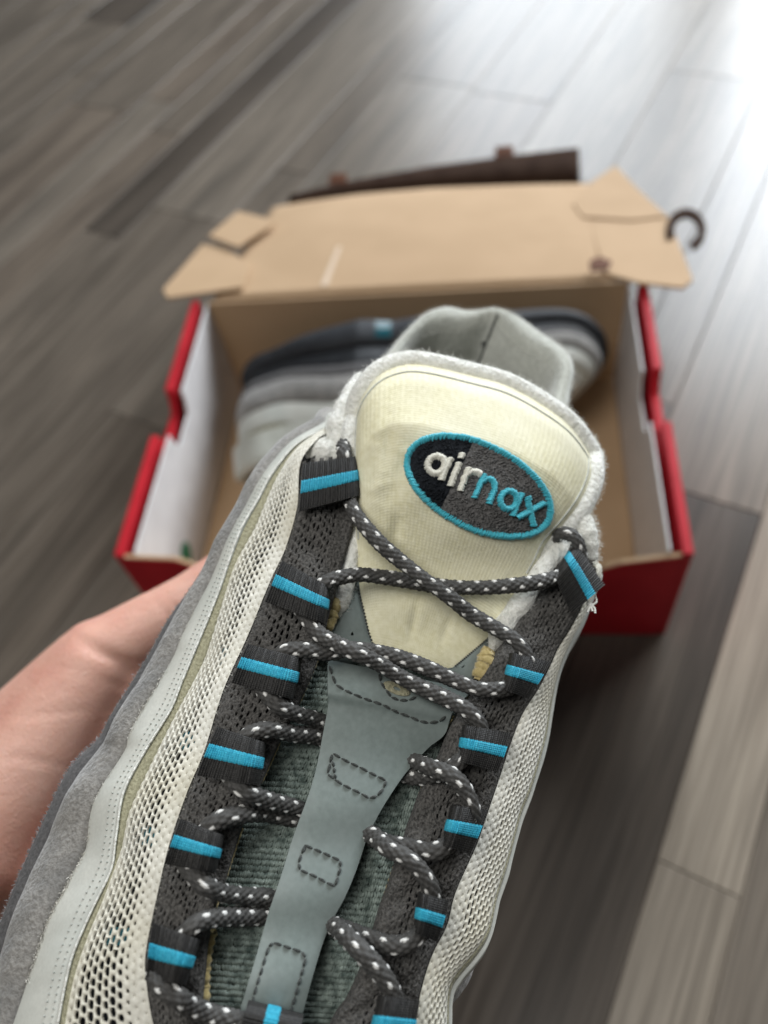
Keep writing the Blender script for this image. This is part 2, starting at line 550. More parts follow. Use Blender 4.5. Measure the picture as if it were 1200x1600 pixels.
# right flank falls away from view: continue it down to the sole in the shoe's own frame
hR = w_of(rB2)
rC2 = rB2 + 0.0008 * Vax - 0.002 * Wax
rD2 = rB2 + (0.001 * Vax)[None] - (hR * 0.22)[:, None] * Wax
rE2 = rB2 + (0.002 * Vax)[None] - (hR * 0.45)[:, None] * Wax
rF2 = rB2 + (0.002 * Vax)[None] - (hR * 0.55)[:, None] * Wax
rM2 = rB2 - 0.001 * Vax - (hR * 0.75)[:, None] * Wax
rS2 = to_sole(rB2) - 0.003 * Vax
hL = w_of(rF)
rM = rF + 0.001 * Vax - (hL * 0.5)[:, None] * Wax
rS = to_sole(rF) + 0.004 * Vax

# the collar's edge, round the heel from the left top eyelet to the right one
RIM = [(508, 690, 0.247), (528, 645, 0.257), (566, 594, 0.271), (596, 560, 0.281), (632, 516, 0.293), (667, 484, 0.303), (700, 474, 0.309), (733, 480, 0.312), (773, 477, 0.312), (808, 487, 0.308), (850, 516, 0.300), (886, 542, 0.290), (899, 570, 0.282), (893, 610, 0.274), (888, 650, 0.266), (895, 720, 0.254), (912, 790, 0.243), (922, 850, 0.236)]
rim3 = np.array([PX(*p) for p in RIM])
NH = 70
rimc = spline(rim3, NH)
_in = unit((HEEL + 0.075 * Uax + 0.10 * Wax) - rimc)
_k = np.sin(np.linspace(0, math.pi, NH))[:, None] ** 0.5
rimc = rimc - (0.012 * Wax - 0.004 * _in) * _k
# where the upper's seams pass round heel and toe: blend of a top line and the sole line
fr = {'A': 0.0, 'B': 0.22, 'C': 0.25, 'D': 0.42, 'E': 0.62, 'F': 0.70, 'M': 0.84, 'S': 1.0}
left = dict(A=rA, B=rB, C=rC, D=rD, E=rE, F=rF, M=rM, S=rS)
right = dict(A=rA2, B=rB2, C=rC2, D=rD2, E=rE2, F=rF2, M=rM2, S=rS2)


def sole_pt(u, v, wz=0.0):
    return HEEL + u * Uax + v * Vax + wz * Wax


def coord(P):
    d = P - HEEL
    return d @ Uax, d @ Vax, d @ Wax


sl, sr = coord(rS[0]), coord(rS2[0])
heel_sole = spline([rS[0], sole_pt(sl[0] * 0.55, (sl[1] + -0.036) / 2), sole_pt(0.03, -0.034), sole_pt(0.004, -0.022), sole_pt(-0.006, 0.0), sole_pt(0.004, 0.022), sole_pt(0.03, 0.034), sole_pt(sr[0] * 0.55, (sr[1] + 0.036) / 2), rS2[0]], NH)
tl, tr_ = coord(rS[-1]), coord(rS2[-1])
umax = max(tl[0], tr_[0])
vm = (tl[1] + tr_[1]) / 2
toe_len = umax + 0.062
toe_sole = spline([rS[-1], sole_pt(umax + 0.028, vm + (tl[1] - vm) * 0.93, 0.002), sole_pt(umax + 0.052, vm + (tl[1] - vm) * 0.62, 0.006), sole_pt(toe_len, vm + 0.004, 0.010), sole_pt(umax + 0.052, vm + (tr_[1] - vm) * 0.66, 0.006), sole_pt(umax + 0.028, vm + (tr_[1] - vm) * 0.95, 0.002), rS2[-1]], NH)
ta, tb = coord(rA[-1]), coord(rA2[-1])
va = (ta[1] + tb[1]) / 2
ua = max(ta[0], tb[0])
wa = (ta[2] + tb[2]) / 2
toe_top = spline([rA[-1], sole_pt(ua + 0.018, va + (ta[1] - va) * 0.9, wa * 0.93), sole_pt(ua + 0.034, va + (ta[1] - va) * 0.45, wa * 0.86), sole_pt(ua + 0.040, va, wa * 0.84), sole_pt(ua + 0.034, va + (tb[1] - va) * 0.45, wa * 0.86), sole_pt(ua + 0.018, va + (tb[1] - va) * 0.9, wa * 0.93), rA2[-1]], NH)


def arc(top, bot, k, pL, pR, bulge):
    f = fr[k]
    base = top * (1 - f) + bot * f
    o = outward(base)
    base = base + o * bulge * math.sin(math.pi * f) * np.sin(np.linspace(0, math.pi, len(top)))[:, None]
    x = np.linspace(0, 1, len(top))[:, None]
    sm = lambda y: np.clip(1 - y * 3.0, 0, 1) ** 2 * (3 - 2 * np.clip(1 - y * 3.0, 0, 1))
    return base + (pL - base[0]) * sm(x) + (pR - base[-1]) * sm(1 - x)


ring = {}
for k in 'ABCDEFMS':
    hA = arc(rimc, heel_sole, k, left[k][0], right[k][0], 0.006)
    tA = arc(toe_top, toe_sole, k, left[k][-1], right[k][-1], 0.010)
    # order: toe-left end -> ankle left -> heel -> ankle right -> toe right -> round the toe
    ring[k] = np.vstack([left[k][::-1], hA[1:-1], right[k], tA[::-1][1:]])
NV = len(ring['A'])


def band(name, k0, k1, nt, mat, lip=0.0, bulge=0.0, label=None, off=0.0, lump=0.0):
    G = sheet(ring[k0], ring[k1], nt, bulge)
    n = normals(G)
    if lump:
        x = np.arange(NV)[:, None] / NV
        t = np.linspace(0, 1, nt)[None]
        f = np.sin(x * 95 + 2.1 * np.sin(x * 37) + t * 1.6) * 0.6 + np.sin(x * 211 + t * 3.0) * 0.3 + np.sin(x * 430 + t * 7) * 0.12
        G = G + n * (lump * f * np.sin(math.pi * np.clip(t * 0.8 + 0.1, 0, 1)))[..., None]
    if lip:
        G = G + n * lip * 1.0
        G = np.concatenate([(ring[k0] - n[:, 0] * 0.0005)[:, None], G], 1)
        # inner edge stands proud as a cut edge
        G[:, 0] = G[:, 1] - n[:, 0] * lip * 1.6
    if off:
        G = G + normals(G) * off
    g = Geo()
    g.grid(G, grid_uv(G))
    return make(name, g, mat, shoe, label=label), G


def fibres(name, P, Nn, mat, parent, length, n, width=0.00006, lean=0.6, seed=3):
    """fine loose fibres standing on points P with normals Nn (one mass of fuzz)"""
    r = np.random.default_rng(seed)
    i = r.integers(0, len(P), n)
    L = length * r.uniform(0.35, 1.0, n)[:, None]
    d = unit(Nn[i] + r.normal(0, lean, (n, 3)))
    side = unit(np.cross(d, r.normal(0, 1, (n, 3))))
    p = P[i] + r.normal(0, length * 0.25, (n, 3))
    bend = unit(d + r.normal(0, 0.5, (n, 3)))
    v = np.stack([p - side * width, p + side * width, p + d * L * 0.55 + side * width * 0.7, p + d * L * 0.55 - side * width * 0.7, p + d * L * 0.55 + bend * L * 0.45], 1)
    k = np.arange(n) * 5
    g = Geo()
    f = [tuple(x) for x in np.stack([k, k + 1, k + 2, k + 3], 1)] + [tuple(x) for x in np.stack([k + 3, k + 2, k + 4], 1)]
    g.add(v.reshape(-1, 3), f)
    o = make(name, g, mat, parent)
    o['kind'] = 'stuff'
    return o


# ------------------------------------------------------------------ tubes and laces
def frames(P):
    T = unit(np.gradient(P, axis=0))
    n = np.cross(T, np.cross(nvec, T))
    n = unit(n)
    return T, n, np.cross(T, n)


def tube(geo, P, r, sides=12, flat=1.0, caps=True):
    T, n, b = frames(P)
    r = np.broadcast_to(np.asarray(r, float), (len(P),))
    a = np.linspace(0, 2 * math.pi, sides, endpoint=False)
    V = P[:, None] + (n[:, None] * np.sin(a)[None, :, None] * flat + b[:, None] * np.cos(a)[None, :, None]) * r[:, None, None]
    s = np.concatenate([[0], np.cumsum(np.linalg.norm(np.diff(P, axis=0), axis=1))])
    uv = np.stack([np.repeat(s[:, None], sides, 1), np.repeat((a / (2 * math.pi) * 0.01)[None], len(P), 0)], -1)
    k0 = geo.n
    geo.grid(V, uv, closed=True)
    if caps:
        geo.f.append(tuple(range(k0, k0 + sides))[::-1])
        m = k0 + (len(P) - 1) * sides
        geo.f.append(tuple(range(m, m + sides)))
    return V


# backing layer behind the open mesh, with teal showing in places
gB = sheet(ring['A'], ring['B'], 6)
gB = gB - normals(gB) * 0.0022
g = Geo()
g.grid(gB, grid_uv(gB))
mb = make('mesh_backing', g, MT['under_mesh'], shoe)
# teal tape ends glimpsed through the net behind each lace loop
pr_ = 600 + FPX * gB[..., 0] / gB[..., 2], 800 + FPX * gB[..., 1] / gB[..., 2]
nB = normals(gB)
for tx, ty in ((345, 1024), (284, 1158), (222, 1305), (176, 1466)):
    i_, j_ = np.unravel_index(np.argmin((pr_[0] - tx) ** 2 + (pr_[1] - ty) ** 2), pr_[0].shape)
    j_ = min(max(j_, 2), 3)
    g = Geo()
    g.grid(gB[i_ - 3:i_ + 4, j_ - 1:j_ + 2] + nB[i_ - 3:i_ + 4, j_ - 1:j_ + 2] * 0.0006)
    make('tape_end', g, MT['teal_lining'], mb)


def bilin(G, u, v):
    n, m = G.shape[:2]
    x = np.clip(u, 0, 1) * (n - 1)
    y = np.clip(v, 0, 1) * (m - 1)
    i = np.minimum(x.astype(int), n - 2)
    j = np.minimum(y.astype(int), m - 2)
    a = (x - i)[..., None]
    b = (y - j)[..., None]
    return G[i, j] * (1 - a) * (1 - b) + G[i + 1, j] * a * (1 - b) + G[i, j + 1] * (1 - a) * b + G[i + 1, j + 1] * a * b


def perforated(geo, G, nrm, nu, nv, hole, depth, raise_, jit=0.05, seed=1):
    """a knitted net: rows of cells, every second row shifted by half, each cell a ring round a hole.
    hole(u, v) gives (half length, half width) of the hole in cell units"""
    r = np.random.default_rng(seed)
    ang = np.array([-135, -90, -45, 0, 45, 90, 135, 180]) * math.pi / 180
    ox = np.array([-.5, 0, .5, .5, .5, 0, -.5, -.5])
    oy = np.array([-.5, -.5, -.5, 0, .5, .5, .5, 0])
    J, I = np.meshgrid(np.arange(nv), np.arange(nu), indexing='ij')
    J, I = J.ravel(), I.ravel()
    cu = (I + 0.5 + (J % 2) * 0.5)
    cv = (J + 0.5).astype(float)
    keep = cu < nu - 0.2
    cu, cv = cu[keep], cv[keep]
    a, b = hole(cu / nu, cv / nv)
    a = a * r.uniform(0.85, 1.15, len(cu))
    b = b * r.uniform(0.85, 1.15, len(cu))
    ju, jv = r.normal(0, jit, (2, len(cu)))
    U0 = cu[:, None] + ox
    V0 = cv[:, None] + oy
    U1 = cu[:, None] + ju[:, None] + np.cos(ang) * a[:, None]
    V1 = cv[:, None] + jv[:, None] + np.sin(ang) * b[:, None]
    n = len(cu)
    UU = np.stack([U0, (U0 + U1) / 2, U1, U1], 1)          # outer ring, crown, hole edge, hole bottom
    VV = np.stack([V0, (V0 + V1) / 2, V1, V1], 1)
    H = np.array([raise_, raise_ * 0.9, 0.0, -depth])[None, :, None, None]
    P = bilin(G, UU / nu, VV / nv) + bilin(nrm, UU / nu, VV / nv) * H
    base = np.arange(n)[:, None, None] * 32
    k = np.arange(8)
    faces = []
    for ringi in range(3):
        a0 = ringi * 8 + k
        a1 = ringi * 8 + (k + 1) % 8
        faces.append(np.stack([a0, a1, a1 + 8, a0 + 8], -1))
    F = (np.concatenate(faces)[None] + base).reshape(-1, 4)
    uv = np.stack([UU, VV], -1) * 0.001
    geo.add(P.reshape(-1, 3), F, uv.reshape(-1, 2))


g = Geo()
GM = sheet(ring['A'], ring['B'], 14, 0.0012)
nM = normals(GM)
GM = GM + nM * 0.0004
# real metres along the ring so the cells stay even
sl_ = np.concatenate([[0], np.cumsum(np.linalg.norm(np.diff(GM[:, 7], axis=0), axis=1))])
uu = np.interp(np.linspace(0, sl_[-1], 500), sl_, np.arange(NV))
GM = np.stack([bilin(GM, uu / (NV - 1), np.full(500, v)) for v in np.linspace(0, 1, 14)], 1)
nM = normals(GM)
NCU = int(sl_[-1] / 0.0021)


def side_hole(u, v):
    k = np.clip((v - 0.10) / 0.28, 0.12, 1) * np.clip((1.0 - v) / 0.10, 0.35, 1)
    return 0.40 * k + 0.015, 0.42 * k + 0.015


perforated(g, GM, nM, NCU, 11, side_hole, 0.00045, 0.00022)
make('side_mesh', g, MT['cream_mesh'], shoe)
# twisted cream selvedge where the mesh meets the eyestay
fibres('mesh_fuzz', ring['A'][40:200], normals(sheet(ring['A'], ring['B'], 3))[40:200, 0], MT['cream_mesh'], shoe, 0.0014, 900, seed=8)

o, G = band('raw_edge', 'B', 'C', 4, MT['raw_edge'], lip=0.0009)
o, GW = band('white_band', 'C', 'D', 8, MT['white_leather'], lip=0.0016, bulge=0.0010, lump=0.0003)
o, GG = band('grey_suede_band', 'D', 'E', 10, MT['grey_suede'], lip=0.0020, bulge=0.0024, lump=0.00045)
o, GD = band('dark_suede_band', 'E', 'F', 6, MT['dark_suede'], lip=0.0018, bulge=0.0012)
o, GS = band('lower_band', 'F', 'M', 6, MT['outsole'], lip=0.0012, bulge=0.001)
o, GX = band('midsole', 'M', 'S', 6, MT['midsole'], lip=0.004, bulge=0.004)
g = Geo()
tube(g, GW[2:218, 1] + normals(GW)[2:218, 1] * 0.0001, 0.00026, 6)
make('cut_edge', g, MT['fleece'], shoe)
sel = slice(30, 215)
fibres('suede_fray', GG[sel, 1], normals(GG)[sel, 1], MT['grey_fray'], shoe, 0.0013, 4200, width=0.00012, seed=4)
fibres('suede_fray', GD[sel, 1], normals(GD)[sel, 1], MT['dark_fray'], shoe, 0.0011, 3400, width=0.00011, seed=5)
fibres('suede_fray', GD[sel, -1], normals(GD)[sel, -1], MT['dark_fray'], shoe, 0.0011, 2800, width=0.00011, seed=6)

# outsole
tS = ring['S']
ctr = tS.mean(0)
g = Geo()
t = np.linspace(0, 1, 8)[None, :, None]
cl = HEEL + np.clip((tS - HEEL) @ Uax, 0.03, toe_len - 0.03)[:, None] * Uax + ((tS - HEEL) @ Vax * 0.05)[:, None] * Vax
So = tS[:, None] * (1 - t) + cl[:, None] * t
So = np.concatenate([GX[:, -1:], So - 0.005 * Wax], 1)
g.grid(So, closed=False)
make('outsole', g, MT['outsole'], shoe)
# toe box top
g = Geo()
top = ring['A'][-NH - 6:]
top = np.vstack([rA2[-18:-1], toe_top[::-1], rA[-18:][::-1]])
cpt = sole_pt(ua + 0.006, va, wa * 1.02)
t = np.linspace(0, 1, 8)[None, :, None]
Gt = top[:, None] * (1 - t) + cpt * t
Gt = Gt + nvec * 0.004 * np.sin(t * math.pi / 2)
g.grid(Gt, grid_uv(Gt))
make('toe_box', g, MT['eyestay'], shoe)

# stitches: short raised threads
def thread_geo(geo, P0, P1, nrm, r=0.00028, arch=0.0003, segs=5, sides=5, c=None, taper=True):
    P0, P1, nrm = np.atleast_2d(P0), np.atleast_2d(P1), np.atleast_2d(nrm)
    n = len(P0)
    nrm = np.broadcast_to(nrm, P0.shape)
    d = unit(P1 - P0)
    nn = unit(nrm - (nrm * d).sum(-1, keepdims=True) * d)
    b = np.cross(d, nn)
    t = np.linspace(0, 1, segs)
    cen = P0[:, None] * (1 - t)[None, :, None] + P1[:, None] * t[None, :, None] + nn[:, None] * (arch * np.sin(math.pi * t))[None, :, None]
    a = np.linspace(0, 2 * math.pi, sides, endpoint=False)
    rad = r * (0.45 + 0.55 * np.sin(math.pi * t) ** 0.5) if taper else r * np.ones(segs)
    V = cen[:, :, None] + (nn[:, None, None] * np.sin(a)[None, None, :, None] + b[:, None, None] * np.cos(a)[None, None, :, None]) * rad[None, :, None, None]
    I = np.arange(segs * sides).reshape(segs, sides)
    I2 = np.roll(I, -1, 1)
    F = np.stack([I[:-1], I2[:-1], I2[1:], I[1:]], -1).reshape(-1, 4)
    F = (F[None] + (np.arange(n) * segs * sides)[:, None, None]).reshape(-1, 4)
    geo.add(V.reshape(-1, 3), F)


# double row of stitches along the inner edge of the white band
g = Geo()
nW = normals(GW)
for tt in (0.22, 0.34):
    P = np.stack([bilin(GW, np.array([x]), np.array([tt]))[0] for x in np.linspace(0.02, 0.34, 260)])
    Nn = np.stack([bilin(nW, np.array([x]), np.array([tt]))[0] for x in np.linspace(0.02, 0.34, 260)])
    P = spline(P, 210)
    Nn = Nn[np.linspace(0, 259, 210).astype(int)]
    thread_geo(g, P[:-1:2], P[:-1:2] * 0.3 + P[1::2] * 0.7, Nn[:-1:2], r=0.00025, arch=0.00008)
make('stitching', g, MT['thread_grey'], shoe)

# ------------------------------------------------------------------ eyestays: padded dark mesh with rows of small holes
def eyestay(name, inner, outer, seed):
    r0 = rail(inner, NR, 0.001)
    r1 = rail(outer, NR, 0.002)
    G = sheet(r0, r1, 16)
    n = normals(G)
    t = np.linspace(0, 1, 16)[None, :, None]
    s = np.linspace(0, 1, NR)[:, None, None]
    prof = np.sin(math.pi * np.clip(t * 0.9 + 0.1, 0, 1)) ** 0.6
    lump = 0.0026 + 0.0009 * np.sin(s * 34 + 0.7 * np.sin(t * 5)) + 0.0005 * np.sin(s * 90 + t * 9)
    G = G + n * prof * lump
    # rolled inner edge
    roll = np.stack([G[:, 0] - n[:, 0] * d + (G[:, 0] - G[:, 3]) * k for d, k in ((0.0065, -0.15), (0.0035, 0.08), (0.0012, 0.06))], 1)
    G = np.concatenate([roll, G], 1)
    n = normals(G)
    L = np.linalg.norm(np.diff(G[:, 8], axis=0), axis=1).sum()
    nu = int(L / 0.0021)
    g = Geo()

    def hole(u, v):
        on = (rr.random(len(u)) < 0.80) * (v > 0.40) * (v < 0.94)
        return 0.05 + 0.27 * on, 0.04 + 0.17 * on
    rr = np.random.default_rng(seed)
    perforated(g, G, n, nu, 15, hole, 0.0010, 0.00012, jit=0.08, seed=seed)
    o = make(name, g, MT['eyestay'], shoe)
    g = Geo()
    Gb = G - n * 0.0012
    g.grid(Gb, grid_uv(Gb))
    make('eyestay_padding', g, MT['under_mesh'], shoe)
    return G


GEL = eyestay('eyestay', TL, A[1:], 21)
GER = eyestay('eyestay', TR, A2, 22)

LACE_R = 0.00196


def lace(pts, phase=0.0):
    """pts: (px, py, drop); a round braided cord with raised, interlaced picks and white flecks"""
    p = np.asarray(pts, float)
    c = spline(np.column_stack([p[:, :2], p[:, 2] * 6000]), 160)
    c = Q(c[:, 0], c[:, 1], c[:, 2] / 6000)
    L = np.linalg.norm(np.diff(c, axis=0), axis=1).sum()
    n = int(L / 0.00027)
    c = spline(c, n, per=3)
    T, nn, bb = frames(c)
    sides = 40
    a = np.linspace(0, 2 * math.pi, sides, endpoint=False)
    s = np.linspace(0, L, n)
    th = a[None, :] / (2 * math.pi) + phase
    nc = 8
    pitch = 0.0185
    x = th * nc + s[:, None] / pitch * nc
    y = th * nc - s[:, None] / pitch * nc
    fx, fy = np.floor(x), np.floor(y)
    gx, gy = x - fx, y - fy
    top = ((fx + fy) % 2) == 0
    across = np.where(top, gx, gy)
    along = np.where(top, gy, gx)
    h = np.sin(math.pi * across) ** 0.7 * (0.25 + 0.75 * np.sin(math.pi * along) ** 0.7)
    cc, rr2 = fx + fy, fx - fy
    fleck = top & (np.mod(cc, 4) == 0) & (np.mod(np.floor(rr2 / 2) + np.floor(cc / 4), 2) == 0)
    tone = fleck * (h > 0.42) * 1.0
    tone = np.where(tone > 0, 0.9, 0.0)
    wob = 1 + 0.05 * np.sin(s * 210 + phase * 9)[:, None]
    rad = LACE_R * wob * (0.80 + 0.28 * h)
    V = c[:, None] + (nn[:, None] * np.sin(a)[None, :, None] * 0.92 + bb[:, None] * np.cos(a)[None, :, None]) * rad[..., None]
    g = Geo()
    g.grid(V, None, tone, closed=True)
    o = make('lace', g, MT['lace'], shoe)
    return o, c


EY = -0.0062      # a lace lying on the eyestay
segs = [
    [(536, 694, -0.0035), (538, 712, -0.0075), (540, 745, -0.004), (546, 782, -0.006), (560, 809, -0.0085), (592, 847, -0.0095), (629, 879, -0.0085), (667, 908, -0.0088), (705, 935, -0.0075), (737, 960, -0.005), (780, 985, -0.006), (808, 1003, -0.0068), (824, 1028, -0.0055), (832, 1050, -0.003)],
    [(480, 925, -0.003), (503, 915, -0.0055), (522, 905, -0.006), (560, 898, -0.005), (600, 902, -0.004), (640, 908, -0.0035), (680, 915, -0.003), (720, 918, -0.0035), (760, 918, -0.0045), (800, 915, -0.006), (840, 910, -0.0065), (868, 902, -0.005), (895, 892, -0.003)],
    [(848, 880, 0.006), (858, 850, 0.002), (872, 836, -0.003), (888, 834, -0.006), (901, 846, -0.006), (906, 866, -0.004), (905, 890, -0.002)],
    [(470, 955, -0.003), (483, 972, -0.0055), (500, 992, -0.0066), (525, 1006, -0.0075), (556, 1020, -0.0095), (590, 1036, -0.0075), (625, 1057, -0.005), (662, 1076, -0.0045), (700, 1093, -0.0050), (730, 1110, -0.0062), (748, 1130, -0.0055), (755, 1150, -0.003)],
    [(425, 1035, -0.003), (447, 1018, -0.0055), (480, 1016, -0.006), (515, 1020, -0.005), (552, 1014, -0.0035), (600, 1021, -0.0035), (637, 1032, -0.004), (675, 1047, -0.0045), (712, 1064, -0.0045), (750, 1077, -0.006), (788, 1076, -0.0055), (805, 1066, -0.003)],
    [(405, 1068, -0.003), (418, 1085, -0.005), (436, 1103, -0.006), (465, 1116, -0.002), (500, 1127, 0.004), (570, 1158, 0.007), (640, 1186, 0.003), (675, 1200, -0.004), (707, 1213, -0.0075), (727, 1236, -0.0070), (738, 1264, -0.0055), (742, 1285, -0.003)],
    [(365, 1170, -0.003), (383, 1152, -0.0055), (402, 1142, -0.006), (427, 1140, -0.005), (460, 1147, 0.0), (500, 1153, 0.005), (570, 1185, 0.008), (640, 1212, 0.004), (672, 1212, 0.000), (700, 1203, -0.004), (720, 1188, -0.0055), (735, 1172, -0.003)],
    [(350, 1205, -0.003), (365, 1222, -0.0052), (385, 1238, -0.006), (415, 1250, -0.002), (460, 1262, 0.004), (520, 1283, 0.007), (578, 1303, 0.002), (605, 1325, -0.005), (635, 1340, -0.0078), (655, 1358, -0.0075), (672, 1385, -0.006), (677, 1412, -0.003)],
    [(312, 1310, -0.003), (330, 1290, -0.0055), (352, 1278, -0.006), (380, 1272, -0.004), (410, 1271, 0.001), (450, 1278, 0.005), (520, 1297, 0.009), (585, 1310, 0.004), (610, 1318, 0.000), (640, 1324, -0.002), (669, 1331, -0.0045), (692, 1325, -0.0055), (710, 1308, -0.003)],
    [(290, 1350, -0.003), (303, 1366, -0.0052), (322, 1385, -0.006), (350, 1396, -0.002), (387, 1401, 0.003), (425, 1404, 0.006), (475, 1425, 0.008), (520, 1445, 0.002), (540, 1462, -0.004), (562, 1484, -0.0075), (583, 1506, -0.0078), (603, 1532, -0.0070), (615, 1556, -0.0055), (620, 1580, -0.003)],
    [(270, 1480, -0.003), (288, 1460, -0.0055), (310, 1441, -0.006), (340, 1434, -0.003), (380, 1432, 0.003), (415, 1432, 0.006), (475, 1440, 0.009), (525, 1449, 0.003), (572, 1466, -0.001), (610, 1477, -0.0045), (638, 1473, -0.006), (655, 1458, -0.0055), (668, 1440, -0.003)],
    [(240, 1520, -0.003), (250, 1538, -0.0052), (275, 1557, -0.006), (300, 1573, -0.003), (330, 1586, -0.001), (365, 1594, -0.001), (420, 1612, -0.001), (470, 1640, 0.0), (540, 1655, -0.003), (580, 1650, -0.0052), (605, 1632, -0.003)],
]
for i, s_ in enumerate(segs):
    lace(s_, phase=0.173 * i)

# ------------------------------------------------------------------ webbing lace loops with a teal stripe
def loop_patch(IT, OT, OB, IB, lift):
    """corner pixels: inner/outer end, top/bottom edge; the inner end curls over the lace and under"""
    n, m = 26, 9
    t = np.linspace(0, 1, n)[:, None]
    s = np.linspace(0, 1, m)[None]
    IT, OT, OB, IB = [np.array(p, float) for p in (IT, OT, OB, IB)]
    top_ = OT * (1 - t) + IT * t
    bot_ = OB * (1 - t) + IB * t
    pix = top_[:, None] * (1 - s[..., None]) + bot_[:, None] * s[..., None]
    d = -0.0042 - lift * np.clip((t - 0.15) / 0.6, 0, 1) ** 1.3 * np.ones_like(s)
    d = d + 0.0018 * np.clip((t - 0.86) / 0.14, 0, 1) ** 2
    G = Q(pix[..., 0], pix[..., 1], d)
    ax = unit(G[-1] - G[-4])
    up = unit(-G[-1])
    curl = []
    r = 0.0034
    for a in np.linspace(0.25, math.pi, 9):
        curl.append(G[-1] + ax * r * 0.55 * math.sin(a) - up * r * (1 - math.cos(a)))
    back = [curl[-1] - ax * x - up * 0.0004 for x in (0.002, 0.004)]
    return np.concatenate([G, np.stack(curl + back)], 0)


def webbing_loop(IT, OT, OB, IB, lift=0.0042, stripe=(0.33, 0.66), curve=0.0):
    G = loop_patch(IT, OT, OB, IB, lift)
    if curve:
        s = np.linspace(-1, 1, G.shape[1])
        G = G + (nvec * curve)[None, None] * (1 - s[None, :, None] ** 2)
    n = unit(np.cross(np.gradient(G, axis=0), np.gradient(G, axis=1)))
    if n[3, 4] @ nvec < 0:
        n = -n
    # fine cross ribs and a gently waved selvedge, as woven tape has
    rows = 150
    uu = np.linspace(0, 1, rows)
    Gf = np.stack([bilin(G, uu, np.full(rows, v)) for v in np.linspace(0, 1, 17)], 1)
    nf = np.stack([bilin(n, uu, np.full(rows, v)) for v in np.linspace(0, 1, 17)], 1)
    L = np.linalg.norm(np.diff(Gf[:, 8], axis=0), axis=1).sum()
    ribs = L / 0.00085
    rib = 0.00024 * np.sin(uu * ribs * 2 * math.pi)[:, None, None]
    Gf = Gf + nf * rib
    g = Geo()
    under = Gf - nf * 0.0009
    uv = grid_uv(Gf)
    g.grid(Gf, uv)
    g.grid(under, uv)
    g.grid(np.stack([Gf[:, 0], under[:, 0]], 1))
    g.grid(np.stack([Gf[:, -1], under[:, -1]], 1))
    g.grid(np.stack([Gf[0], under[0]], 1))
    lp = make('lace_loop', g, MT['webbing'], shoe)
    # stripe woven into the middle, a hair proud
    vs = np.linspace(stripe[0], stripe[1], 8)
    Gs = np.stack([bilin(Gf, uu, np.clip(v + (0.010 * np.sign(np.sin(uu * ribs * math.pi)) if k in (0, 7) else 0.0), 0, 1)) for k, v in enumerate(vs)], 1)
    ns = np.stack([bilin(nf, uu, np.full(rows, v)) for v in vs], 1)
    lift_s = 0.00022 * np.array([-1.5, 1, 1, 1, 1, 1, 1, -1.5])[None, :, None]
    Gs = Gs + ns * lift_s
    g = Geo()
    g.grid(Gs, grid_uv(Gs))
    make('stripe', g, MT['teal_web'], lp)
    return lp


LOOPS = [
    # left row, ankle to toe: inner-top, outer-top, outer-bottom, inner-bottom
    ((554, 713), (473, 724), (467, 799), (557, 775), 0.36, 0.68),
    ((509, 914), (441, 876), (414, 940), (500, 972), 0.33, 0.66),
    ((464, 1026), (387, 1006), (361, 1067), (449, 1090), 0.33, 0.66),
    ((408, 1158), (339, 1135), (307, 1212), (396, 1226), 0.33, 0.66),
    ((344, 1303), (282, 1279), (257, 1350), (329, 1362), 0.33, 0.66),
    ((306, 1466), (238, 1441), (228, 1529), (284, 1538), 0.33, 0.66),
    # right row
    ((880, 857), (912, 852), (944, 916), (893, 958), 0.30, 0.62),
    ((804, 1021), (861, 1034), (826, 1092), (789, 1078), 0.33, 0.66),
    ((731, 1134), (799, 1145), (778, 1207), (721, 1191), 0.33, 0.66),
    ((711, 1259), (763, 1265), (735, 1335), (694, 1322), 0.33, 0.68),
    ((659, 1396), (702, 1407), (683, 1472), (650, 1459), 0.33, 0.68),
    ((598, 1556), (656, 1563), (640, 1645), (580, 1640), 0.33, 0.66),
]
for k, (a, b, c, d, s0, s1) in enumerate(LOOPS):
    if k == 6:
        # top right loop: the tape comes down over the collar and twists
        webbing_loop((903, 853), (945, 914), (893, 960), (867, 902), 0.0030, (0.34, 0.62), curve=0.0022)
        continue
    webbing_loop(a, b, c, d, 0.0050, (s0, s1), curve=0.0008)
# loop on the end of the tongue strip, its tape running lengthwise
webbing_loop((385, 1574), (352, 1690), (448, 1712), (472, 1596), 0.0035, (0.33, 0.62))

# ------------------------------------------------------------------ gusset of knitted loops between the eyestays
def throat_sheet(ns, nt, drop_edge, drop_mid, s0=0.0, s1=1.0):
    a = spline(np.array(TL[5:], float), ns)
    b = spline(np.array(TR[3:], float), ns)
    t = np.linspace(0, 1, nt)
    pix = a[:, None] * (1 - t)[None, :, None] + b[:, None] * t[None, :, None]
    dr = drop_mid + (drop_edge - drop_mid) * np.abs(2 * t - 1) ** 2
    return Q(pix[..., 0], pix[..., 1], dr[None])


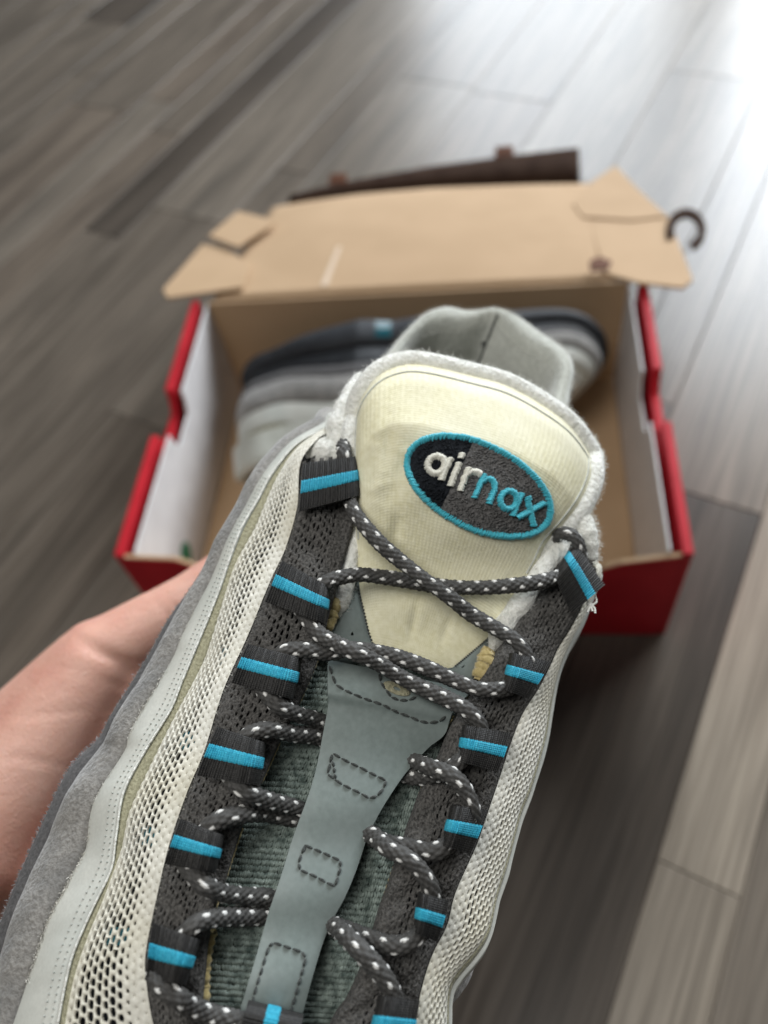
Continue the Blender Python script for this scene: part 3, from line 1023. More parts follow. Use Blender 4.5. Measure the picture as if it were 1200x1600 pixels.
GK = throat_sheet(120, 24, 0.0075, 0.0062)
nK = normals(GK)
if (nK[60, 12] @ nvec) < 0:
    nK = -nK
g = Geo()
Gkb = GK - nK * 0.0006
g.grid(Gkb, grid_uv(Gkb))
gus = make('gusset', g, MT['knit_base'], shoe)
g = Geo()
rows = int(np.linalg.norm(np.diff(GK[:, 12], axis=0), axis=1).sum() / 0.0014)
cols = 36
I, J = np.meshgrid(np.arange(rows), np.arange(cols), indexing='ij')
I, J = I.ravel().astype(float), J.ravel().astype(float)
jit = rng.normal(0, 0.09, (4, len(I)))
for sgn in (-1, 1):
    u0 = (I + 0.05 + jit[0]) / rows
    u1 = (I + 1.45 + jit[1]) / rows
    v0 = (J + 0.5 + sgn * 0.42 + jit[2]) / cols
    v1 = (J + 0.5 + sgn * 0.08 + jit[3]) / cols
    thread_geo(g, bilin(GK, u0, v0), bilin(GK, u1, v1), bilin(nK, u0, v0), r=0.00036, arch=0.0007, segs=5, sides=6)
make('knit_stitches', g, MT['knit'], gus)['kind'] = 'stuff'

# glue-yellow binding threads along the eyestay's inner edges
for pts in ([(494, 1030), (479, 1066), (465, 1099)], [(434, 1160), (420, 1192), (406, 1222)], [(376, 1294), (362, 1335), (350, 1372)], [(338, 1408), (334, 1420)],
            [(330, 1455), (322, 1490), (318, 1530), (318, 1565)],
            [(664, 1228), (650, 1268), (638, 1303)], [(620, 1353), (606, 1395), (594, 1432)], [(569, 1512), (556, 1545), (535, 1582), (523, 1600)], [(712, 1120), (704, 1140), (697, 1165)]):
    pts = np.array(pts, float)
    thick = 0.0011 if pts[0][1] == 1455 else 0.00042
    pts[:, 0] += 2 if pts[0][0] < 500 else -3
    c = spline(pts, 30)
    P = Q(c[:, 0], c[:, 1], 0.0042 + 0.0003 * np.sin(np.arange(30) * 0.9))
    g = Geo()
    tube(g, P, thick * (1 + 0.2 * np.sin(np.arange(30) * 1.7)), 8)
    make('edge_binding', g, MT['glue'], shoe)

# ------------------------------------------------------------------ rubber strip down the tongue
SLx = [(512, 1030), (512, 1080), (513, 1100), (505, 1145), (495, 1197), (482, 1242), (468, 1280), (455, 1317), (437, 1375), (420, 1425), (400, 1495), (377, 1572), (362, 1630), (350, 1690)]
SRx = [(738, 1078), (708, 1112), (695, 1147), (670, 1168), (645, 1195), (625, 1220), (602, 1255), (584, 1287), (572, 1314), (558, 1356), (540, 1400), (520, 1437), (505, 1472), (488, 1528), (470, 1595), (458, 1640), (446, 1690)]
NS = 150
a_, b_ = spline(np.array(SLx, float), NS), spline(np.array(SRx, float), NS)


def strip_drop(y, t):
    """y: pixel row on the strip's middle, t: 0..1 across"""
    base = 0.0004 + 0.0009 * np.abs(2 * t - 1) ** 2.2
    # sags between the lace tunnels, steps at the tab's lower edge
    base = base + 0.0005 * np.sin((y - 1150) / 138 * 2 * math.pi)
    base = base - 0.0016 / (1 + np.exp((y - 1108) / 3.0))
    return base


def strip_pt(px, py, off=0.0):
    """point on the strip's top surface at a traced place"""
    ys = (a_[:, 1] + b_[:, 1]) / 2
    px, py = np.asarray(px, float), np.asarray(py, float)
    # find row whose connecting line passes through
    k = np.zeros(px.shape, int)
    tt = np.zeros(px.shape)
    for i, (x, y) in enumerate(zip(px.ravel(), py.ravel())):
        t_ = ((x - a_[:, 0]) * (b_[:, 0] - a_[:, 0]) + (y - a_[:, 1]) * (b_[:, 1] - a_[:, 1])) / ((b_ - a_) ** 2).sum(1)
        q = a_ + (b_ - a_) * t_[:, None]
        j = np.argmin((q[:, 0] - x) ** 2 + (q[:, 1] - y) ** 2)
        k.ravel()[i] = j
        tt.ravel()[i] = t_[j]
    return Q(px, py, strip_drop(ys[k], np.clip(tt, 0, 1)) - off)


t = np.linspace(0, 1, 18)
pix = a_[:, None] * (1 - t)[None, :, None] + b_[:, None] * t[None, :, None]
ym = ((a_ + b_) / 2)[:, 1]
Gs = Q(pix[..., 0], pix[..., 1], strip_drop(ym[:, None], t[None]))
g = Geo()
edge = np.array([0.0016])
low = Gs - nvec * 0.0014
g.grid(Gs, grid_uv(Gs))
for e0, e1 in ((Gs[:, 0], low[:, 0]), (Gs[:, -1], low[:, -1]), (Gs[0], low[0])):
    g.grid(np.stack([e0, e1], 1))
strip = make('tongue_strip', g, MT['rubber'], shoe)


def run_stitch(name, pts, pitch=15.0, mat='thread_dark', parent=None, r=0.00036, closed=False):
    p = np.array(pts, float)
    if closed:
        p = np.vstack([p, p[:1]])
    d = np.concatenate([[0], np.cumsum(np.linalg.norm(np.diff(p, axis=0), axis=1))])
    n = max(3, int(d[-1] / pitch))
    uu = np.linspace(0, d[-1], n + 1)
    X, Y = np.interp(uu, d, p[:, 0]), np.interp(uu, d, p[:, 1])
    X += rng.normal(0, 0.5, n + 1)
    Y += rng.normal(0, 0.5, n + 1)
    P = strip_pt(X, Y, 0.0001)
    g = Geo()
    thread_geo(g, P[:-1] * 0.94 + P[1:] * 0.06, P[:-1] * 0.1 + P[1:] * 0.9, np.broadcast_to(nvec, P[:-1].shape), r=r, arch=0.0003)
    return make(name, g, MT[mat], parent or strip)


run_stitch('stitched_box', [(519, 1178), (606, 1221), (584, 1251), (511, 1212)], closed=True)
run_stitch('stitched_box', [(519, 1190), (524, 1218)])
run_stitch('stitched_box', [(476, 1320), (536, 1347), (523, 1385), (463, 1357)], closed=True)
run_stitch('stitched_box', [(392, 1570), (422, 1470), (480, 1490), (452, 1587)])
run_stitch('stitching', [(515, 1040), (522, 1068), (540, 1080), (600, 1103), (655, 1127), (680, 1131), (698, 1118)])
run_stitch('stitching', [(592, 1052), (596, 1072), (612, 1090), (632, 1097), (650, 1088)], pitch=13)
# slot with the lace tunnel's beige tape showing
g = Geo()
ang = np.linspace(0, 2 * math.pi, 24, endpoint=False)
R_ = np.stack([strip_pt(620 + (np.cos(ang) * 0.93 * 20 - np.sin(ang) * 0.37 * 8) * k, 1076 + (np.cos(ang) * 0.37 * 20 + np.sin(ang) * 0.93 * 8) * k, o_) for k, o_ in ((1.15, 0.0001), (1.0, 0.0006), (0.75, 0.0005), (0.3, 0.0003))], 0)
g.grid(R_, None, closed=True)
make('lace_slot', g, MT['raw_edge'], strip)

# ------------------------------------------------------------------ tongue
def coons(c0, c1, d0, d1, nu, nv):
    """c0/c1: bottom and top curves (nu), d0/d1: left and right curves (nv)"""
    c0, c1, d0, d1 = spline(c0, nu), spline(c1, nu), spline(d0, nv), spline(d1, nv)
    s = np.linspace(0, 1, nu)[:, None, None]
    t = np.linspace(0, 1, nv)[None, :, None]
    return (1 - t) * c0[:, None] + t * c1[:, None] + (1 - s) * d0[None] + s * d1[None] - ((1 - s) * (1 - t) * c0[0] + s * (1 - t) * c0[-1] + (1 - s) * t * c1[0] + s * t * c1[-1])


bl, br, tlp, trp = (583, 1012), (700, 1050), (556, 655), (926, 712)
c_bot = [bl, (640, 1032), br]
c_top = [tlp, (566, 618), (592, 584), (628, 568), (667, 568), (740, 585), (793, 600), (846, 629), (892, 664), trp]
c_left = [bl, (568, 952), (560, 900), (557, 850), (554, 780), (552, 710), tlp]
c_right = [br, (764, 994), (802, 942), (836, 888), (854, 852), (880, 824), (908, 788), (925, 750), trp]
NU, NVt = 110, 130
TP = coons(np.array(c_bot, float), np.array(c_top, float), np.array(c_left, float), np.array(c_right, float), NU, NVt)


def crease(P, a, b, wdt, amp):
    a, b = np.array(a, float), np.array(b, float)
    ab = b - a
    t = np.clip(((P - a) @ ab) / (ab @ ab), 0, 1)
    q = a + t[..., None] * ab
    d2 = ((P - q) ** 2).sum(-1)
    fade = np.sin(np.clip(t, 0.08, 0.92) * math.pi) ** 0.7
    return amp * fade * np.exp(-d2 / (2 * wdt ** 2))


s_ = np.linspace(-1, 1, NU)[:, None]
t_ = np.linspace(0, 1, NVt)[None]
puff = (1 - np.abs(s_) ** 2.6) ** 0.75
amp = np.interp(t_, [0, 0.12, 0.3, 0.42, 0.6, 0.8, 1.0], [0.0005, 0.001, 0.0035, 0.0075, 0.0150, 0.0165, 0.0125])
lvl = np.interp(t_, [0, 0.15, 0.35, 0.6, 0.8, 1.0], [0.0045, 0.004, 0.0035, 0.000, -0.003, -0.004])
tdrop = lvl - amp * puff
tdrop = tdrop + 0.006 * np.clip((t_ - 0.93) / 0.07, 0, 1) ** 2
tdrop = tdrop + crease(TP, (612, 650), (600, 745), 8, 0.0012) + crease(TP, (640, 700), (596, 800), 16, 0.0018) + crease(TP, (585, 690), (572, 770), 9, 0.0016)
tdrop = tdrop + crease(TP, (622, 800), (618, 850), 7, 0.0009) + crease(TP, (652, 940), (640, 1000), 5, 0.0005) + crease(TP, (705, 960), (688, 1010), 5, 0.0005)
tdrop = tdrop + crease(TP, (640, 880), (860, 880), 22, 0.0016) + crease(TP, (800, 900), (770, 960), 6, 0.0008)
tdrop = tdrop + 0.0004 * np.sin(TP[..., 0] / 23 + np.sin(TP[..., 1] / 31)) * np.sin(TP[..., 1] / 27)
TG = Q(TP[..., 0], TP[..., 1], tdrop)
g = Geo()
g.grid(TG, grid_uv(TG))
tongue = make('tongue', g, MT['tongue'], shoe)
# back of the tongue
back = Q(TP[..., 0], TP[..., 1], lvl + 0.006 + 0.004 * puff * np.clip(t_ * 3, 0, 1))
g = Geo()
g.grid(back[::3, ::3])
make('tongue_lining', g, MT['lining'], shoe)

tv = TG.reshape(-1, 3)
I = np.arange(NU * NVt).reshape(NU, NVt)
tf = np.stack([I[:-1, :-1], I[1:, :-1], I[1:, 1:], I[:-1, 1:]], -1).reshape(-1, 4)
TB = BVHTree.FromPolygons([Vector(v) for v in tv], [tuple(int(x) for x in f) for f in tf])


def on_tongue(px, py, off=0.0):
    px, py = np.broadcast_arrays(np.asarray(px, float), np.asarray(py, float))
    out = np.zeros(px.shape + (3,))
    nrm = np.zeros(px.shape + (3,))
    for k in np.ndindex(px.shape):
        d = Vector(((px[k] - 600) / FPX, (py[k] - 800) / FPX, 1.0)).normalized()
        loc, no, _, _ = TB.ray_cast(Vector((0, 0, 0)), d)
        if loc is None:
            loc, no = Vector(Q(px[k], py[k], -0.01)), Vector(nvec)
        if no.dot(d) > 0:
            no = -no
        out[k] = np.array(loc) + np.array(no) * off
        nrm[k] = np.array(no)
    return out, nrm


# fleece binding rolled round the tongue's edge
edgeP = np.vstack([TG[0, 52:-1], TG[:, -1], TG[-1, 46:-1][::-1]])
edgeP = spline(edgeP, 260, per=2)
cen = spline(TG[10:-10:8, 100], 3)[1]
inw = unit(cen - edgeP)
tt = np.linspace(0, 1, 260)
rr_ = 0.0034 * np.clip(np.minimum(tt, 1 - tt) * 9, 0.25, 1)
edge_c = edgeP + np.array([0, 0, 0.0018])
g = Geo()
RV = tube(g, edge_c - inw * 0.0006, rr_, 14)
rim_o = make('tongue_binding', g, MT['fleece'], shoe)
T_, n_, b__ = frames(edge_c)
a = rng.uniform(0, 2 * math.pi, 260 * 20)
Pn = np.repeat(n_, 20, 0) * np.sin(a)[:, None] + np.repeat(b__, 20, 0) * np.cos(a)[:, None]
Pp = np.repeat(edge_c - inw * 0.0006, 20, 0) + Pn * np.repeat(rr_, 20)[:, None]
fibres('fleece_fuzz', Pp, Pn, MT['fleece'], shoe, 0.0013, 11000, width=0.00005, seed=12)
# thin piping line inside the binding
g = Geo()
pl = []
for P_ in (TP[3, 60:-4], TP[3:-3, -5], TP[-4, 60:-4][::-1]):
    pl.append(P_)
pl = spline(np.vstack(pl)[::3], 220, per=3)
pp, pn = on_tongue(pl[:, 0], pl[:, 1], 0.0001)
tube(g, pp, 0.0003, 6)
make('piping', g, MT['lining'], tongue)

# ------------------------------------------------------------------ embroidered badge on the tongue
BC, BA, BB, BT = (747.0, 760.0), 123.0, 68.0, math.radians(26)


def badge_px(x, y):
    x, y = np.asarray(x, float), np.asarray(y, float)
    return BC[0] + x * math.cos(BT) - y * math.sin(BT), BC[1] + x * math.sin(BT) + y * math.cos(BT)


def badge_pt(x, y, off):
    return on_tongue(*badge_px(x, y), off)


def field(name, side, mat):
    xs = np.linspace(-1, 1, 61) * (BA - 5)
    xs = xs[xs < -38] if side < 0 else xs[xs > -38]
    xs = np.concatenate([xs, [-38.0]]) if side < 0 else np.concatenate([[-38.0], xs])
    hh = (BB - 5) * np.sqrt(np.clip(1 - (xs / (BA - 5)) ** 2, 0, 1))
    t = np.linspace(-1, 1, 25)
    X = np.repeat(xs[:, None], 25, 1)
    Y = hh[:, None] * t[None]
    P, n = badge_pt(X, Y, 0.0008)
    P = P + n * rng.normal(0, 0.00007, P.shape[:2])[..., None]
    g = Geo()
    g.grid(P, grid_uv(P))
    return make(name, g, mat, badge)


g = Geo()
th = np.linspace(0, 2 * math.pi, 60, endpoint=False)
k = np.array([1.02, 0.98, 0.6, 0.05])
P, n = badge_pt(np.cos(th)[None] * BA * k[:, None], np.sin(th)[None] * BB * k[:, None], 0.0005)
P[0] = P[0] - n[0] * 0.0007
g.grid(P, None, closed=True)
badge = make('badge', g, MT['badge_black'], shoe, label='oval embroidered badge with teal border reading airmax')
field('badge_field', -1, MT['badge_black'])
field('badge_field', 1, MT['badge_grey'])
# fill stitches running over the field
g1, g2 = Geo(), Geo()
nf = 1500
fx_ = rng.uniform(-1, 1, nf) * (BA - 12)
fy_ = rng.uniform(-1, 1, nf) * (BB - 10)
kk = (fx_ / (BA - 13)) ** 2 + (fy_ / (BB - 11)) ** 2 < 1
fx_, fy_ = fx_[kk], fy_[kk]
P, n = badge_pt(fx_, fy_, 0.0009)
P2, _ = badge_pt(fx_ + 4.0, fy_ + rng.uniform(-6, 6, len(fx_)), 0.0009)
lm = fx_ < -41
thread_geo(g1, P[lm], P2[lm], n[lm], r=0.00018, arch=0.00015)
lm = fx_ > -36
thread_geo(g2, P[lm], P2[lm], n[lm], r=0.00018, arch=0.00015)
make('fill_stitches', g1, MT['badge_black'], badge)['kind'] = 'stuff'
make('fill_stitches', g2, MT['badge_grey'], badge)['kind'] = 'stuff'
# satin border
g = Geo()
nb = 330
th = np.linspace(0, 2 * math.pi, nb, endpoint=False)
nx, ny = np.cos(th) / BA, np.sin(th) / BB
ln = np.hypot(nx, ny)
nx, ny = nx / ln, ny / ln
sk = 2.0
P0, n0 = badge_pt(np.cos(th) * BA + nx * 1.5 - ny * sk + rng.normal(0, 0.5, nb), np.sin(th) * BB + ny * 1.5 + nx * sk + rng.normal(0, 0.5, nb), 0.0004)
P1, n1 = badge_pt(np.cos(th) * BA - nx * 9.5 + ny * sk + rng.normal(0, 0.7, nb), np.sin(th) * BB - ny * 9.5 - nx * sk + rng.normal(0, 0.7, nb), 0.0006)
thread_geo(g, P0, P1, n0, r=0.00032, arch=0.0009, segs=6, sides=6)
make('badge_border', g, MT['thread_teal'], badge)


def letter(strokes, mat, wid=11.0):
    """satin stitches laid across each stroke of the letter"""
    g = Geo()
    for s in strokes:
        p = np.array(s, float)
        L = np.linalg.norm(np.diff(p, axis=0), axis=1).sum()
        c = spline(p, max(6, int(L / 1.55)))
        T = unit(np.gradient(c, axis=0))
        nn = np.stack([-T[:, 1], T[:, 0]], -1)
        j = rng.normal(0, 0.45, (2, len(c)))
        a = c + nn * (wid / 2 + j[0])[:, None] + T * 0.8
        b = c - nn * (wid / 2 + j[1])[:, None] - T * 0.8
        P0, n0 = badge_pt(a[:, 0], a[:, 1], 0.0010)
        P1, _ = badge_pt(b[:, 0], b[:, 1], 0.0010)
        thread_geo(g, P0, P1, n0, r=0.00027, arch=0.0008, segs=6, sides=6)
    return make('letter', g, mat, badge)


def bowl(cx, cy, rx, ry, a0=0, a1=360, n=14):
    a = np.radians(np.linspace(a0, a1, n))
    return list(zip(cx + rx * np.cos(a), cy + ry * np.sin(a)))


cr_, te = MT['thread_cream'], MT['thread_teal']
letter([bowl(-73, 0, 12.5, 14), [(-58, -18), (-58, 2), (-56, 18)]], cr_)
letter([[(-43, -17), (-42, 0), (-40, 20)], [(-45, -32), (-44.5, -25)]], cr_)
letter([[(-26, -17), (-25, 2), (-23, 20)], [(-25, -8), (-18, -16), (-6, -17)]], cr_)
letter([[(0, -18), (1, 2), (2, 20)], [(1, -6), (9, -16), (19, -14), (24, -4), (25, 18)]], te, 10.0)
letter([bowl(50, 0, 12.5, 14), [(64, -18), (64, 2), (66, 18)]], te, 10.0)
letter([[(74, -18), (87, 0), (101, 18)], [(101, -20), (87, 0), (74, 19)]], te, 10.0)

# green leather wings under the cream panel
for wing in ([(560, 905), (520, 964), (500, 1010), (520, 1036), (560, 1036), (592, 1018), (583, 1000), (570, 955)], [(764, 990), (700, 1046), (660, 1050), (690, 1085), (735, 1072), (752, 1040), (766, 1005)]):
    p = np.array(wing, float)
    c = p.mean(0)
    g = Geo()
    cl_ = spline(np.vstack([p, p[:1]]), 60)[:-1]
    Rg = np.stack([Q(*(c + (cl_ - c) * k).T, dr) for k, dr in ((1.0, 0.0062), (0.985, 0.0046), (0.6, 0.0040), (0.05, 0.0040))], 0)
    g.grid(Rg, closed=True)
    wo = make('tongue_wing', g, MT['rubber'], shoe)
    g = Geo()
    q = np.array([(563, 915), (572, 950), (580, 985), (588, 1008)] if c[0] < 650 else [(755, 1000), (730, 1022), (706, 1042)], float)
    q[:, 0] -= 5 if c[0] < 650 else -4
    qs = spline(q, 19)
    P = Q(qs[:, 0], qs[:, 1], 0.0041)
    thread_geo(g, P[:-1], P[:-1] * 0.25 + P[1:] * 0.75, np.broadcast_to(nvec, P[:-1].shape), r=0.0003, arch=0.0002)
    make('stitching', g, MT['thread_dark'], wo)

# ------------------------------------------------------------------ fleece piping between eyestay and tongue, collar and lining
def fleece_roll(name, pts, r, n=60, fuzz=1500, seed=1, flen=0.0012, mat='fleece', part_of=None):
    p = np.array(pts, float)
    c = spline(np.column_stack([p[:, :2], p[:, 2] * 3000]), n)
    P = Q(c[:, 0], c[:, 1], c[:, 2] / 3000)
    tt = np.linspace(0, 1, n)
    rr = r * np.clip(np.minimum(tt, 1 - tt) * 8 + 0.3, 0.3, 1) * (1 + 0.05 * np.sin(tt * 31))
    g = Geo()
    tube(g, P, rr, 14)
    o = make(name, g, MT[mat], part_of or shoe)
    T, nn, bb = frames(P)
    a = rng.uniform(0, 2 * math.pi, n * 12)
    Pn = np.repeat(nn, 12, 0) * np.sin(a)[:, None] + np.repeat(bb, 12, 0) * np.cos(a)[:, None]
    fibres('fleece_fuzz', np.repeat(P, 12, 0) + Pn * np.repeat(rr, 12)[:, None], Pn, MT[mat], o, flen, fuzz, width=0.00005, seed=seed)
    return o


fleece_roll('lining_edge', [(556, 770, 0.005), (560, 820, 0.004), (548, 880, 0.0035), (538, 925, 0.0035), (524, 965, 0.005)], 0.0022, seed=31)
fleece_roll('lining_edge', [(905, 815, 0.004), (885, 850, 0.0015), (856, 880, 0.001), (836, 912, 0.0015), (810, 950, 0.002), (785, 985, 0.0025), (768, 1015, 0.004)], 0.0031, seed=32, fuzz=2500)
fleece_roll('lining_edge', [(575, 590, 0.012), (548, 632, 0.007), (532, 672, 0.004), (528, 715, 0.006)], 0.0042, seed=33, fuzz=2500)
fleece_roll('lining_edge', [(494, 704, 0.009), (508, 708, 0.006), (524, 712, 0.005), (545, 716, 0.006)], 0.0046, seed=35, fuzz=1800)
fleece_roll('lining_edge', [(900, 800, 0.004), (912, 822, 0.000), (917, 850, 0.001), (915, 880, 0.004)], 0.0032, seed=34, fuzz=2200, flen=0.002)
# scraps of yellow foam at the lining's ends
for cpx, rr0 in (((519, 962), 0.0016), ((757, 1042), 0.0026)):
    g = Geo()
    q = np.array([[cpx[0] + 8, cpx[1] - 26], [cpx[0], cpx[1]], [cpx[0] - 9, cpx[1] + 24]], float)
    qs = spline(q, 20)
    P = Q(qs[:, 0], qs[:, 1], 0.0025) + rng.normal(0, 0.00015, (20, 3))
    tube(g, P, rr0 * (0.5 + 0.5 * np.sin(np.linspace(0.3, 2.9, 20))) * rng.uniform(0.85, 1.15, 20), 10)
    make('foam_scrap', g, MT['glue'], shoe)

# collar: a padded roll along the rim, lining inside, closed at the back
rimd = spline(rim3, 150)
ctr_in = HEEL + 0.075 * Uax + 0.10 * Wax
inward = unit((ctr_in - rimd) - ((ctr_in - rimd) @ Wax)[:, None] * Wax)
g = Geo()
prof = [(-0.006, -0.030), (-0.003, -0.014), (-0.0015, -0.006), (0.0, -0.0015), (0.003, 0.0), (0.006, -0.0015), (0.0075, -0.006), (0.008, -0.014), (0.007, -0.030), (0.006, -0.060), (0.009, -0.095)]
# slight dip of padding either side of the heel seam
xx = np.linspace(0, 1, 150)
pad = 1 + 0.45 * np.exp(-((xx - 0.40) / 0.05) ** 2) + 0.45 * np.exp(-((xx - 0.56) / 0.05) ** 2) - 0.35 * np.exp(-((xx - 0.485) / 0.02) ** 2)
CG = np.stack([rimd + inward * (a * (pad if a > 0 else 1))[:, None] + Wax * b if a > 0 else rimd + inward * a + Wax * b for a, b in prof], 1)
g.grid(CG, grid_uv(CG))
collar = make('collar_lining', g, MT['lining'], shoe)
nC = unit(np.cross(np.gradient(CG, axis=0), np.gradient(CG, axis=1)))
if (nC[75, 4] @ Wax) < 0:
    nC = -nC
fibres('fleece_fuzz', CG[:, 2:8].reshape(-1, 3), nC[:, 2:8].reshape(-1, 3), MT['fleece'], collar, 0.0014, 9000, width=0.00005, seed=41)
g = Geo()
k = 73
sp = np.vstack([CG[k, 5:10]])
spn = spline(sp, 40) + nC[k, 6] * 0.0003
tube(g, spn, 0.0005, 6)
make('heel_seam', g, MT['seam'], collar)
# insole
g = Geo()
i0 = CG[:, -1]
t = np.linspace(0, 1, 5)[None, :, None]
Gi = i0[:, None] * (1 - t) + (HEEL + 0.07 * Uax + 0.02 * Wax) * t
g.grid(Gi)
make('insole', g, MT['insole'], shoe)

# loose white threads by the top right loop
g = Geo()
for pts in ([(914, 936), (922, 944), (926, 955)], [(930, 930), (932, 940), (925, 945), (917, 944)], [(924, 940), (921, 950), (918, 957)], [(923, 944), (929, 950), (930, 958)]):
    q = spline(np.array(pts, float), 14)
    tube(g, Q(q[:, 0], q[:, 1], -0.004), 0.00028, 6)
make('loose_thread', g, MT['fleece'], shoe)
# small teal emblem and air window low on the flanks
for R_, sg in ((GX, 1),):
    n = normals(R_)
    for i0_, i1_ in ((308, 330), (196, 214)):
        i1_ = min(i1_, len(R_) - 2)
        sub = R_[i0_:i1_, 2:6] + n[i0_:i1_, 2:6] * 0.0006
        g = Geo()
        g.grid(sub)
        make('air_window', g, MT['air_window'], shoe)

# ------------------------------------------------------------------ the second sneaker, lying on its side in the box
def copy_tree(o, parent=None):
    c = o.copy()
    col.objects.link(c)
    if parent is not None:
        c.parent = parent
    for ch in list(o.children):
        copy_tree(ch, c)
    return c


be = math.radians(-3)
zx = Vector((0.0, -math.cos(be), math.sin(be)))
xx_ = Vector((1.0, 0.05, 0.0)).normalized()
yx = zx.cross(xx_).normalized()
zx = xx_.cross(yx)
twin = copy_tree(shoe)
m = Matrix((xx_, yx, zx)).transposed().to_4x4()
m.translation = Vector((-0.142, 0.222, 0.0600))
twin.matrix_world = m @ Matrix.Scale(0.93, 4)
twin['label'] = 'other grey and cream sneaker lying on its side inside the cardboard shoe box'

# ------------------------------------------------------------------ shoe box
def card(name, c0, c1, rough, spec=0.3, noise=60):
    m, n, l, b = new_mat(name)
    tc = N(n, 'ShaderNodeTexCoord')
    ns = N(n, 'ShaderNodeTexNoise', in_Scale=noise, in_Detail=5.0)
    l.new(tc.outputs['Object'], ns.inputs['Vector'])
    r = ramp(n, [(0.35, c0), (0.65, c1)])
    l.new(ns.outputs[0], r.inputs[0])
    l.new(r.outputs[0], b.inputs['Base Color'])
    n2 = N(n, 'ShaderNodeTexNoise', in_Scale=900, in_Detail=2.0)
    l.new(tc.outputs['Object'], n2.inputs['Vector'])
    bp = N(n, 'ShaderNodeBump', in_Strength=0.15, in_Distance=0.0004)
    l.new(n2.outputs[0], bp.inputs['Height'])
    l.new(bp.outputs[0], b.inputs['Normal'])
    b.inputs['Roughness'].default_value = rough
    b.inputs['Specular IOR Level'].default_value = spec
    return m


RED = card('red_card', (0.46, 0.012, 0.022), (0.56, 0.018, 0.030), 0.6, 0.25, noise=25)
KRAFT = card('kraft_card', (0.47, 0.32, 0.19), (0.51, 0.35, 0.212), 0.85, noise=18)
WHITE = card('white_card', (0.68, 0.66, 0.66), (0.74, 0.72, 0.72), 0.7)
BROWN = card('dark_brown_card', (0.035, 0.020, 0.014), (0.05, 0.030, 0.021), 0.95, 0.05)  # plain dark brown card of the lid's far flap and hook
RUST = card('rust_tab', (0.13, 0.05, 0.025), (0.18, 0.075, 0.04), 0.7)
GREEN = card('green_sticker', (0.02, 0.16, 0.08), (0.03, 0.20, 0.10), 0.5)

BW, BL, BH = 0.378, 0.2667, 0.1146
bx = thing('shoe_box', (0, BL / 2, 0), np.eye(3), 'open red cardboard shoe box with kraft lid folded back, standing on the floor', 'shoe box')


def plate(name, pts, thick, mat, parent=bx, subdiv=0):
    """flat polygon with thickness; pts in world space"""
    p = np.array(pts, float)
    nrm = np.zeros(3)
    for i in range(len(p)):
        nrm += np.cross(p[i] - p[0], p[(i + 1) % len(p)] - p[0])
    nrm = unit(nrm)
    k = len(p)
    v = np.vstack([p, p - nrm * thick])
    f = [tuple(range(k)), tuple(range(2 * k - 1, k - 1, -1))]
    f += [(i, i + k, (i + 1) % k + k, (i + 1) % k) for i in range(k)]
    g = Geo()
    g.add(v, f)
    o = make(name, g, mat, parent, smooth=False, world=True)
    md = o.modifiers.new('bevel', 'BEVEL')
    md.width = 0.0006
    md.segments = 2
    return o


def arc_pts(y0, y1, z, depth, n=9):
    """thumb notch: from (y0, z) down and up to (y1, z), rounded"""
    out = []
    for i in range(n):
        a = math.pi * i / (n - 1)
        yy = (y0 + y1) / 2 - (y1 - y0) / 2 * math.cos(a)
        out.append((yy, z - depth * min(1.0, math.sin(a) * 1.5)))
    return out


def side_wall(x0, x1, x_in, n0, n1, front_h):
    yz = [(0.0, 0.0), (0.0, front_h), (0.004, BH)] + arc_pts(n0, n1, BH, 0.020) + [(BL, BH), (BL, 0.0)]
    pts = [(x0, y, z) for y, z in yz]
    o = plate('side_wall', pts if x0 > x1 else pts[::-1], abs(x1 - x0), RED)
    yz2 = [(0.003, 0.003), (0.003, BH - 0.0015)] + arc_pts(n0 + 0.001, n1 - 0.001, BH - 0.0015, 0.0195) + [(BL - 0.003, BH - 0.0015), (BL - 0.003, 0.003)]
    s = 1 if x_in > x1 else -1
    pts = [(x_in, y, z) for y, z in yz2]
    plate('inner_flap', pts[::-1] if x_in > x1 else pts, abs(x_in - x1) - 0.0002, WHITE, o)
    return o


lw = side_wall(-BW / 2, -BW / 2 + 0.0065, -BW / 2 + 0.0085, 0.110, 0.158, BH)
rw = side_wall(BW / 2, BW / 2 - 0.0065, BW / 2 - 0.0085, 0.111, 0.163, BH)
plate('base', [(-BW / 2 + 0.0088, 0.004, 0.001), (BW / 2 - 0.0088, 0.004, 0.001), (BW / 2 - 0.0088, BL - 0.004, 0.001), (-BW / 2 + 0.0088, BL - 0.004, 0.001)], -0.002, KRAFT)
plate('back_wall', [(-BW / 2 + 0.0088, BL - 0.003, 0.001), (BW / 2 - 0.0088, BL - 0.003, 0.001), (BW / 2 - 0.0088, BL - 0.003, BH), (-BW / 2 + 0.0088, BL - 0.003, BH)], -0.0025, KRAFT)
fz = BH - 0.002
fp = [(-BW / 2 + 0.0002, 0.001), (BW / 2 - 0.0002, 0.001), (BW / 2 - 0.0002, fz), (0.152, fz - 0.009), (0.142, fz - 0.015), (0.128, fz - 0.030), (-0.128, fz - 0.030), (-0.140, fz - 0.012), (-0.152, fz - 0.003), (-BW / 2 + 0.0002, fz)]
fw = plate('front_wall', [(x, -0.0005, z) for x, z in fp], 0.0032, KRAFT)
plate('printed_face', [(x * 0.9995, -0.0012, z - 0.0008 if z > 0.01 else z) for x, z in fp], 0.0006, RED, fw)
